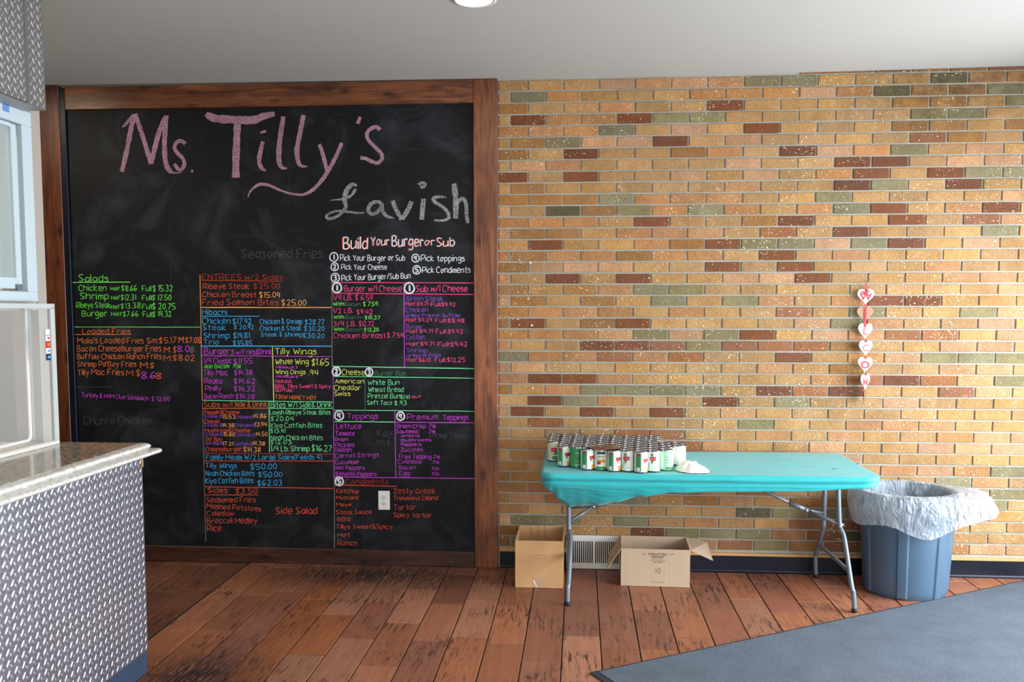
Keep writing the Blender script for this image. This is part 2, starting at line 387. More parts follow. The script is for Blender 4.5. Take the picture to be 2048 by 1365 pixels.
M['heartwhite'] = plain('painted white heart', (208, 200, 200), .5, var=.02); M['hearttan'] = plain('raw fibreboard', (178, 140, 108), .7, var=.05)
M['red'] = plain('red ribbon', (214, 40, 52), .5, var=.1); M['rose'] = plain('rose letter paint', (200, 72, 80), .6, var=.12)
M['labelwhite'] = plain('white can label', (226, 232, 222), .4, var=.03); M['labelgreen'] = plain('green can label', (58, 140, 84), .4, var=.1)
M['labelmint'] = plain('mint can label', (160, 214, 172), .4, var=.06); M['labelred'] = plain('red label ribbon', (184, 24, 44), .4)
M['labeldark'] = plain('dark green label panel', (26, 70, 44), .4); M['fruit'] = plain('orange fruit print', (224, 150, 60), .5, var=.4, scale=60)
M['leafprint'] = plain('green bean print', (70, 140, 56), .5, var=.4, scale=80); M['cream'] = plain('cream print', (240, 232, 206), .5)
M['fruitred'] = plain('red fruit print', (170, 50, 40), .5); M['ivory'] = plain('ivory can label', (206, 204, 176), .45, var=.05)

# ------------------------------------------------------------------ room shell
ZC = [(-6, 2.951), (-2.9, 2.951), (-.2, 2.939), (1.3, 2.941), (2.9, 2.958), (4.0, 2.965)]
def zceil(x):
    for (a, za), (b_, zb) in zip(ZC, ZC[1:]):
        if x <= b_: return za+(zb-za)*(max(x, a)-a)/(b_-a)
    return ZC[-1][1]
YF = -7.2
mb = MB()
vs = []; fs = []
for i, (x, z) in enumerate(ZC): vs += [(x, .30, z), (x, YF-.2, z), (x, .30, z+.12), (x, YF-.2, z+.12)]
for i in range(len(ZC)-1):
    a = 4*i; b_ = a+4; fs += [(a, a+1, b_+1, b_), (a+2, b_+2, b_+3, a+3), (a, b_, b_+2, a+2), (a+1, a+3, b_+3, b_+1)]
fs += [(0, 2, 3, 1), (4*len(ZC)-4, 4*len(ZC)-3, 4*len(ZC)-1, 4*len(ZC)-2)]
tag(obj('ceiling', vs, fs, M['ceiling']), 'smooth off-white painted ceiling over the whole room', 'ceiling', kind='structure')

floor = tag(MB().box(-6, YF-.2, -.15, 4.0, .30, -.006).build('floor', M['grout']), 'wood-look red brown tile floor with dark grout', 'floor', kind='structure')
wall = tag(MB().box(-6, .0035, -.15, 4.0, .30, 2.97).build('wall_back', M['mortar']), 'tan and brown brick wall with grey mortar behind the table', 'wall', kind='structure')
# right wall with a storefront window (out of frame, gives the daylight)
XR = 3.62
mb = MB(); mb.box(XR, YF, -.1, XR+.2, -4.1, 2.97); mb.box(XR, -.45, -.1, XR+.2, .01, 2.97); mb.box(XR, -4.1, -.1, XR+.2, -.45, .25); mb.box(XR, -4.1, 2.35, XR+.2, -.45, 2.97)
wr = tag(mb.build('wall_right', M['paint']), 'painted wall around the storefront window at the right', 'wall', kind='structure')
mb = MB()
for y in (-4.1, -2.9, -1.68, -.5): mb.box(XR+.06, y, .25, XR+.12, y+.05, 2.35)
for z in (.25, 2.30): mb.box(XR+.06, -4.1, z, XR+.12, -.45, z+.05)
tag(mb.build('window_1', M['alu']), 'tall storefront window in the right wall', 'window', kind='structure')
mb = MB(); mb.box(-6, YF-.2, -.1, -1.2, YF, 2.97); mb.box(3.6, YF-.2, -.1, 4.0, YF, 2.97); mb.box(-1.2, YF-.2, -.1, 3.6, YF, .35); mb.box(-1.2, YF-.2, 2.6, 3.6, YF, 2.97)
tag(mb.build('wall_front', M['paint']), 'painted wall behind the camera with wide window', 'wall', kind='structure')
mb = MB()
for x in (-1.2, .38, 1.97, 3.55): mb.box(x, YF-.12, .35, x+.05, YF-.06, 2.6)
for z in (.35, 2.55): mb.box(-1.2, YF-.12, z, 3.6, YF-.06, z+.05)
tag(mb.build('window_2', M['alu']), 'wide window in the wall behind the camera', 'window', kind='structure')
tag(MB().box(-6, YF, -.1, -5.85, .01, 2.97).build('wall_left', M['paint']), 'painted far wall of the kitchen at left', 'wall', kind='structure')

# ---- bricks
random.seed(5)
ROWS = """T T T P O P O G G T T T K O O T T
P G O T T T O O O P O K B B G T T
B T T O T T D T T T T B B T G T T
T D O O D G G T T T T T G G T T T
O O O G T P T D T T T B B T B T T
T B G P P D T P T T T T R B T T T
B T D T T B O T D P O G T P T T T
T P O T T T T P T T D D T P P T T
D T D T T P T P T O D T D G G T T
T B T T T T T O T T D G T D T T T
B B B G O O O T T G T T T T P T T
P T K B G O G O T O G D T O D T T
O O O T D T T B D T T D T R P T T
O B B T O O P T R T D T T T G T T
T D T T O B D G G P G D T P T T T
O B O O B O O T D T O T T T T T T
B P P P T T D T D T T T O T T P T
O T D T D T T P P D T T T P P T T
B T B O G G T T T T T T T T P T T
P B T B T G T G O T O D D T T T T
B O O O T O T T R T G T T G P T T
B D T B D T T T T P G O T T P T T
O O O P G P G D T P O R R T P T T
O T T D D R G R R R B T T P P T T
G O O R O R T T D T O P G G G T T
P P T T T T T T P T B T T P P T T
O D D O T T T T T O R D R T G T T
B T O G G G G T D R D T T R P T T
T D G O T T D T G T T P T T T P T
P D T D T D T P T T T T T O T T T
T R T T T T T G T T O O P T T T T
T T T T R R T T O T P T T O P P T
O O T T T R O T T P T T P P P T T
T O O T T T T T T P P T T T T T T
B T T T T T T T T T P O P O G G T
B B T T T T T T T T G T T G O T T
B R T T T R O B T T T T T T G T T
B O R R G T B P T B B T T O G T T
O T T T T T T K G G G T T G T T T
P G G T G T O T T R R T P T T T T
B T T T D G G G O R K T P T T T T
B G T T T T P R G B R R T O P P T""".split('\n')
BC = {'T': (172, 133, 85), 'O': (173, 124, 80), 'P': (178, 135, 98), 'D': (116, 68, 40), 'G': (128, 118, 84), 'K': (92, 86, 62), 'B': (148, 106, 60), 'R': (144, 94, 60)}
BP, CP_, Z0, MJ = .2091, .0667, 2.866, .0052
XL, XRR = -.172, XR-.002
def brickmesh(x0, x1, z0, z1, col):
    y = -.004+random.uniform(-.0025, .0015); c = .0018; j = lambda: random.uniform(-.0009, .0009)
    vs = [(x0+j(), .012, z0+j()), (x1+j(), .012, z0+j()), (x1+j(), .012, z1+j()), (x0+j(), .012, z1+j())]
    a = [(v[0], y+c, v[2]) for v in vs]
    f = [(vs[0][0]+c, y, vs[0][2]+c), (vs[1][0]-c, y+j(), vs[1][2]+c), (vs[2][0]-c, y+j(), vs[2][2]-c), (vs[3][0]+c, y, vs[3][2]-c)]
    V = vs+a+f; Fc = []
    for k in range(4):
        n = (k+1) % 4; Fc += [(k, n, n+4, k+4), (k+4, n+4, n+8, k+8)]
    Fc.append((8, 9, 10, 11)); return V, Fc
def addcol(me, cols):
    ca = me.color_attributes.new('Col', 'FLOAT_COLOR', 'CORNER'); i = 0
    buf = []
    for p, c in zip(me.polygons, cols): buf += [*c, 1]*p.loop_total
    ca.data.foreach_set('color', buf)
bricks = []
for r in range(-1, 42):
    row = (ROWS[r].split() if r >= 0 else 'R R B P R B T D B R R R B B R R R'.split())
    off = 0 if r % 2 == 0 else -.5
    zt = Z0+CP_-r*CP_-MJ; zb = Z0-r*CP_+MJ
    for i in range(0, 19):
        x1 = (i+off)*BP-MJ; x0 = x1-BP+2*MJ
        x0 = max(x0, XL); x1 = min(x1, XRR)
        if x1-x0 < .012: continue
        zz = zt
        if r == -1:
            zz = min(zt, zceil((x0+x1)/2)-.001)
            if zz-zb < .006: continue
        if r >= 40 and x1 > .242 and x0 < .579:
            if r == 40: zb2 = .2115
            else: continue
        else: zb2 = zb
        if r >= 41 and x0 > .10 and x0 < .242 and x1 > .239: x1 = .2385
        cc = row[i] if i < len(row) else random.choice('TTTOPTGR')
        c = BC[cc]; k = random.uniform(.93, 1.07); h = random.uniform(-6, 6)
        col = lin((min(255, c[0]*k+h*.5), min(255, c[1]*k), max(10, c[2]*k-h)))
        vis = 0 if x1 > 3.02 else 1
        if r >= 34 and 0 <= x0 and r <= 36 and x1 < 1.8: vis = 0   # behind the cloth
        bricks.append((vis, x0, x1, zb2, zz, col, random.random()))
order = sorted([b_ for b_ in bricks], key=lambda b_: (-(b_[0]), -((b_[2]-b_[1] > .19) and (b_[4]-b_[3] > .05)), -(b_[1]*0+b_[6])))
big = sorted(order, key=lambda b_: -b_[0]*(b_[2]-b_[1])*(b_[4]-b_[3])*(1+.0436*b_[1]))
for b_ in big[:298]:
    V, Fc = brickmesh(b_[1], b_[2], b_[3], b_[4], b_[5]); o = obj('brick', V, Fc, M['brick'], wall); addcol(o.data, [b_[5]]*len(Fc))
mb = MB(); cols = []
for b_ in big[298:]:
    V, Fc = brickmesh(b_[1], b_[2], b_[3], b_[4], b_[5]); mb.add(V, Fc); cols += [b_[5]]*len(Fc)
o = mb.build('bricks', M['brick'], wall, label='rest of the bricks of the wall'); o['kind'] = 'stuff'; addcol(o.data, cols)
# plastic anchors left in the wall
for (u, v) in ((1061, 373.5), (1061, 525.8), (1063.6, 651), (1065.3, 776.5)):
    p = W(u, v, -.006); mb = MB()
    prof = [(.0055, 0), (.0055, .003), (.003, .003), (.003, -.002)]
    n = 12; vs = []; fs = []
    for rr, d in prof:
        for k in range(n): vs.append((p.x+rr*math.cos(k*math.pi/6), p.y-d, p.z+rr*math.sin(k*math.pi/6)))
    for i in range(3):
        for k in range(n): a = i*n+k; b2 = i*n+(k+1) % n; fs.append((a, b2, b2+n, a+n))
    fm = [0]*(2*n)+[1]*n; fs.append(tuple(range(3*n, 4*n))); fm.append(1)
    obj('wall_anchor', vs, fs, [M['steel'], M['dark']], wall, fm=fm)

# ---- floor tiles
TX, TW, TL = -1.2012, .18, .546
first = {-5: -.629, -4: -.567, -3: -.584, -2: -.657, -1: -.581, 0: -.704, 1: -.393, 2: -.169, 3: -.491, 4: -.182, 5: -.663, 6: -.7405, 7: -.384, 8: -.604, 9: -.759, 10: -.746, 11: -.5825, 12: -.2035, 13: -.5235, 14: -.197, 15: -.5465, 16: -.25}
random.seed(11); tmb = MB(); tcols = []; tn = 0
TC = [(156, 102, 76), (148, 94, 68), (142, 92, 72), (158, 100, 70), (136, 86, 66), (158, 108, 84)]
for lane in range(-26, 28):
    x0 = TX+lane*TW+.0030; x1 = TX+(lane+1)*TW-.0030
    if lane == -4: x1 -= .015
    if x0 < -5.8 or x1 > 3.62: continue
    yf = first.get(lane, -random.uniform(.1, .5))
    while yf < -TL: yf += TL
    y = yf+TL
    while y > YF:
        yt = min(y, -.004)-.0036; yb = max(y-TL, YF)+.0036
        if yt-yb > .01:
            c = random.choice(TC)
            if (lane, round(y-yf-TL, 1)) in ((0, -.5), (1, -1.1)) or (lane == 0 and -1.9 < y < -.6) or (lane == 1 and -1.0 < y < -.9): c = (152, 92, 58)
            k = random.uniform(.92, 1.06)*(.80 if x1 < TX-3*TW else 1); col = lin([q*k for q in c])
            z = random.uniform(-.0012, 0)-(.003 if lane <= -4 else 0); ch = .0015
            V = [(x0, yb, -.0065), (x1, yb, -.0065), (x1, yt, -.0065), (x0, yt, -.0065), (x0, yb, z-ch), (x1, yb, z-ch), (x1, yt, z-ch), (x0, yt, z-ch),
                 (x0+ch, yb+ch, z), (x1-ch, yb+ch, z), (x1-ch, yt-ch, z), (x0+ch, yt-ch, z)]
            Fc = []
            for q in range(4):
                n = (q+1) % 4; Fc += [(q, n, n+4, q+4), (q+4, n+4, n+8, q+8)]
            Fc.append((8, 9, 10, 11))
            if yt > -2.3 and -3.4 < x0 < 3.1:
                o = obj('floor_tile', V, Fc, M['tile'], floor); addcol(o.data, [col]*len(Fc)); tn += 1
            else: tmb.add(V, Fc); tcols += [col]*len(Fc)
        y -= TL
o = tmb.build('floor_tiles', M['tile'], floor, label='rest of the floor tiles'); o['kind'] = 'stuff'; addcol(o.data, tcols)

# ---- baseboard and pine strip
mb = MB()
def basepoly(x0, x1): mb.prism([(-.002, .101), (-.012, .099), (-.013, .014), (-.016, .006), (-.024, .001), (-.024, 0), (.009, 0), (.009, .101)], 0, x0, x1)
basepoly(-.169, .236); basepoly(.584, XR-.002)
tag(mb.build('baseboard_back', M['blackbase']), 'glossy black cove base along the foot of the brick wall', 'baseboard', kind='structure')
mb = MB(); mb.box(-.169, -.018, .1015, .236, .009, .1285, b=.0015); mb.box(.584, -.018, .1015, XR-.002, .009, .118, b=.0015)
tag(mb.build('trim_1', M['strip']), 'thin raw pine strip between black base and bricks', 'trim', kind='structure')

# ---- wall register
vent = empty('wall_vent', (.41, -.002, 0), 'white slotted metal wall register between the two cardboard boxes', 'vent')
def loc(parent, mbx):   # shift world coordinates into the parent's frame
    p = parent.location; mbx.v = [(v[0]-p.x, v[1]-p.y, v[2]-p.z) for v in mbx.v]; return mbx
vx0, vx1, vz0, vz1 = .239, .581, .004, .209
mb = MB(); mb.box(vx0, -.014, vz0, vx1, -.002, vz0+.034, b=.002); mb.box(vx0, -.014, vz1-.036, vx1, -.002, vz1, b=.002)
mb.box(vx0, -.014, vz0+.034, vx0+.035, -.002, vz1-.036); mb.box(vx1-.025, -.014, vz0+.034, vx1, -.002, vz1-.036); mb.box(.402, -.013, vz0+.034, .412, -.002, vz1-.036)
loc(vent, mb).build('vent_frame', M['whiteenamel'], vent)
loc(vent, MB().box(vx0+.01, -.003, vz0+.01, vx1-.01, .008, vz1-.01)).build('vent_cavity', M['dark'], vent)
mb = MB()
for a, b_ in ((vx0+.035, .402), (.412, vx1-.025)):
    n = int((b_-a)/.0118)
    for k in range(n+1):
        x = a+(b_-a)*k/n; mb.box(x-.0028, -.012, vz0+.034, x+.0028, -.004, vz1-.036)
o = loc(vent, mb).build('louver_blades', M['whiteenamel'], vent); o['kind'] = 'stuff'
loc(vent, MB().box(vx0+.012, -.017, .075, vx0+.016, -.014, .135).box(vx0+.006, -.018, .072, vx0+.012, -.014, .078)).build('damper_lever', M['steelpaint'], vent)

# ------------------------------------------------------------------ chalkboard wall panel with its pine frame
board = empty('chalkboard', (-1.55, -.002, 0), 'large black chalkboard menu in stained pine frame covering the left wall', 'chalkboard')
YB = -.012
loc(board, MB().box(-2.83, YB, .05, -.30, .009, 2.86)).build('board_panel', M['board'], board)
b0 = W(138, 218, -.03); b1 = W(947, 208, -.03)
def fboard(x0, x1, z0, z1, mat, yf=-.032, lab=None):
    o = loc(board, MB().box(x0, yf, z0, x1, .009, z1, b=.003)).build('frame_board', mat, board, label=lab); return o
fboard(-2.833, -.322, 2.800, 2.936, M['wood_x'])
fboard(-.322, -.178, .0, 2.936, M['wood_z'], -.034)
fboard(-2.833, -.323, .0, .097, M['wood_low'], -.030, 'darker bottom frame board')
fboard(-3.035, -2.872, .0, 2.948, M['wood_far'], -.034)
loc(board, MB().box(-2.871, -.03, 0, -2.834, .009, 2.93, b=.002)).build('edge_strip', M['blackbase'], board, label='black painted strip at the left edge')
loc(board, MB().box(-6, -.006, 0, -3.04, .009, 2.94)).build('side_panel', M['paint'], board)

# ---- stroke alphabet: strokes of (x digit, y base36-4) pairs, "~" means smooth
GL = {'A':"043e64;1858",'B':"040e;~0e4e5c3909;~0949664404",'C':"~6c4e1d0a06246 4".replace(' ',''),'D':"040e;~0e4d694504",'E':"6e0e0464;0949",'F':"6e0e04;0949",
'G':"~6c4e1c082467;67;6737",'H':"040e;646e;0969",'I':"242e;0e4e;0444",'J':"~4e462405",'K':"040e;6e0864",'L':"0e0454",'M':"040e488e84",'N':"040e646e",
'O':"~3e1d0834586b4d3e",'P':"040e;~0e5e6b4808",'Q':"~3e1d0834586b4d3e;3763",'R':"040e;~0e5e6b4808;3864",'S':"~5d2e0c295756240 5".replace(' ',''),'T':"0e6e;3e34",
'U':"~0e0724466 8;6e68".replace(' ',''),'V':"0e346e",'W':"0e244b648e",'X':"0e64;6e04",'Y':"0e396e;3934",'Z':"0e6e0464",
'a':"~5a2b072457;5b54",'b':"0e04;~093b583405",'c':"~5a2b072455",'d':"~5a2b072456;5e54",'e':"~08584b1b072455",'f':"~5d3e2a24;0b4b",'g':"~5a2b072557;~5b523001",
'h':"0e04;~093b5a54",'i':"040b;0d0e",'j':"~3b323001;3d3e",'k':"0e04;4b0754",'l':"040e",'m':"040b;~092b3a34;~395b6a64",'n':"040b;~093b5a54",'o':"~2b0724475a2b",
'p':"0b00;~0a3b583405",'q':"~5a2b072557;5b50",'r':"040b;~092b4a",'s':"~4a1b0938451405",'t':"2e2544;0b4b",'u':"~0b052456;5b54",'v':"0b244b",'w':"0b143a546b",
'x':"0b44;4b04",'y':"0b35;5b10",'z':"0b4b0444",'0':"~2e0b0724474b2e",'1':"0c1e14",'2':"~0c2e4c3804;0454",'3':"~0d3e4b29;~29573404",'4':"1e0858;4e44",
'5':"5e0e09;~0949562404",'6':"~4e1b0624573806",'7':"0e5e14",'8':"~2e0c2956240 6295c2e".replace(' ',''),'9':"~4b1e0a284b;4d34",'$':"~5c2d0b2947340 5;2f23".replace(' ',''),
'.':"0405",',':"1502",':':"0405;0a0b",'/':"044e",'&':"~540d2e3c0624 57".replace(' ',''),'(':"~2f0a0623",')':"~0f2a2603","'":"0e0b",'-':"0838",'¢':"~4a1b072445;2d22"}
def glyph(ch):
    st = []
    for s in GL[ch].split(';'):
        sm = s.startswith('~'); s = s.lstrip('~')
        pts = [(int(s[i]), int(s[i+1], 36)-4) for i in range(0, len(s)-1, 2)]
        if len(pts) < 2: continue
        if sm: pts = crom(pts, 4)
        st.append(pts)
    w = max(p[0] for s_ in st for p in s_); return st, w
def crom(p, n):
    out = []
    P_ = [p[0]]+list(p)+[p[-1]]
    for i in range(1, len(P_)-2):
        for k in range(n):
            t = k/n; a, b_, c, d = P_[i-1], P_[i], P_[i+1], P_[i+2]
            out.append(tuple(.5*((2*b_[j])+(-a[j]+c[j])*t+(2*a[j]-5*b_[j]+4*c[j]-d[j])*t*t+(-a[j]+3*b_[j]-3*c[j]+d[j])*t**3) for j in range(2)))
    out.append(p[-1]); return out
CR = {'A': (140, 530, 3.9), 'B': (395, 540, 5.055), 'C': (395, 790, 4.549), 'D': (655, 460, 4.873), 'E': (655, 730, 5.933), 'F': (655, 940, 6.827), 'G': (130, 200, 3.791), 'H': (540, 200, 3.791)}
YI = YB-.0006
def ribbon(mb, pts, w, y):
    """pts in photo pixels on the board plane -> flat strip of width w (pixels)"""
    n = len(pts)
    if n > 2:
        for i in range(1, n-1):
            ax, ay = pts[i][0]-pts[i-1][0], pts[i][1]-pts[i-1][1]; bx_, by_ = pts[i+1][0]-pts[i][0], pts[i+1][1]-pts[i][1]
            la = math.hypot(ax, ay)*math.hypot(bx_, by_)
            if la > 0 and (ax*bx_+ay*by_)/la < .6:
                wl = w if isinstance(w, list) else [w]*n
                ribbon(mb, pts[:i+1], wl[:i+1], y); ribbon(mb, pts[i:], wl[i:], y); return
    L = []
    for i, p in enumerate(pts):
        a = pts[max(0, i-1)]; b_ = pts[min(n-1, i+1)]; dx, dy = b_[0]-a[0], b_[1]-a[1]; l = math.hypot(dx, dy) or 1
        ww = (w[i] if isinstance(w, list) else w)*random.uniform(.86, 1.12)/2
        L.append((W(p[0]-dy/l*ww, p[1]+dx/l*ww, y), W(p[0]+dy/l*ww, p[1]-dx/l*ww, y)))
    base = len(mb.v)
    for a, b_ in L: mb.v += [tuple(a), tuple(b_)]
    for i in range(n-1): mb.f.append((base+2*i, base+2*i+1, base+2*i+3, base+2*i+2)); mb.m.append(0)
def write(cr, s, x0, yb, x1, cap, col, y1=None, bold=1.0, dy=0, name='chalk_lettering'):
    ox, oy, sc = CR[cr]; random.seed(hash(s) % 9973 if False else sum(map(ord, s))*7+int(x0))
    g = []; adv = 0
    for ch in s:
        if ch == ' ': adv += 3.2; continue
        st, w = glyph(ch); g.append((st, adv)); adv += w+2.1
    adv -= 2.1; kx = (x1-x0)/adv; ky = cap/10; mb = MB()
    for st, a in g:
        jx, jy, js, jr = random.uniform(-.25, .25), random.uniform(-.5, .5), random.uniform(.92, 1.08), random.uniform(-.06, .06)
        for pl in st:
            pts = []
            for (x, y) in pl:
                xx = (a+jx+x+(y-5)*jr)*kx; yy = (y*js+jy)*ky; t = xx/(x1-x0)
                yline = yb+(0 if y1 is None else (y1-yb)*t)
                pts.append((ox+(x0+xx)/sc, oy+(yline-yy)/sc))
            # overshoot tiny dots
            if len(pts) == 2 and math.hypot(pts[0][0]-pts[1][0], pts[0][1]-pts[1][1]) < 1: pts = [pts[0], (pts[0][0]+.9, pts[0][1]-.9)]
            ribbon(mb, pts, max(1.15, cap/sc*.118)*bold, YI-dy)
    loc(board, mb).build(name, CH[col], board)
def rule(cr, x0, y0, x1, y1, col, w=1.5):
    ox, oy, sc = CR[cr]; n = 8; mb = MB(); random.seed(int(x0+y0))
    pts = [(ox+(x0+(x1-x0)*k/n)/sc, oy+(y0+(y1-y0)*k/n)/sc+random.uniform(-.2, .2)) for k in range(n+1)]
    ribbon(mb, pts, w, YI+.0002); loc(board, mb).build('chalk_rule', CH[col], board)
def circ(cr, x, y, r, num, wd=2.2):
    ox, oy, sc = CR[cr]; mb = MB(); random.seed(int(x))
    pts = [(ox+(x+r*(1+.05*math.sin(k))*math.cos(k*math.pi/10-2))/sc, oy+(y+r*1.08*math.sin(k*math.pi/10-2))/sc) for k in range(21)]
    ribbon(mb, pts, wd, YI-.0004)
    st, w = glyph(num)
    for pl in st: ribbon(mb, [(ox+(x+(px-w/2)*r*.13)/sc, oy+(y-(py-5)*r*.12)/sc) for px, py in pl], wd*1.05, YI-.0004)
    loc(board, mb).build('chalk_number', CH['w'], board)
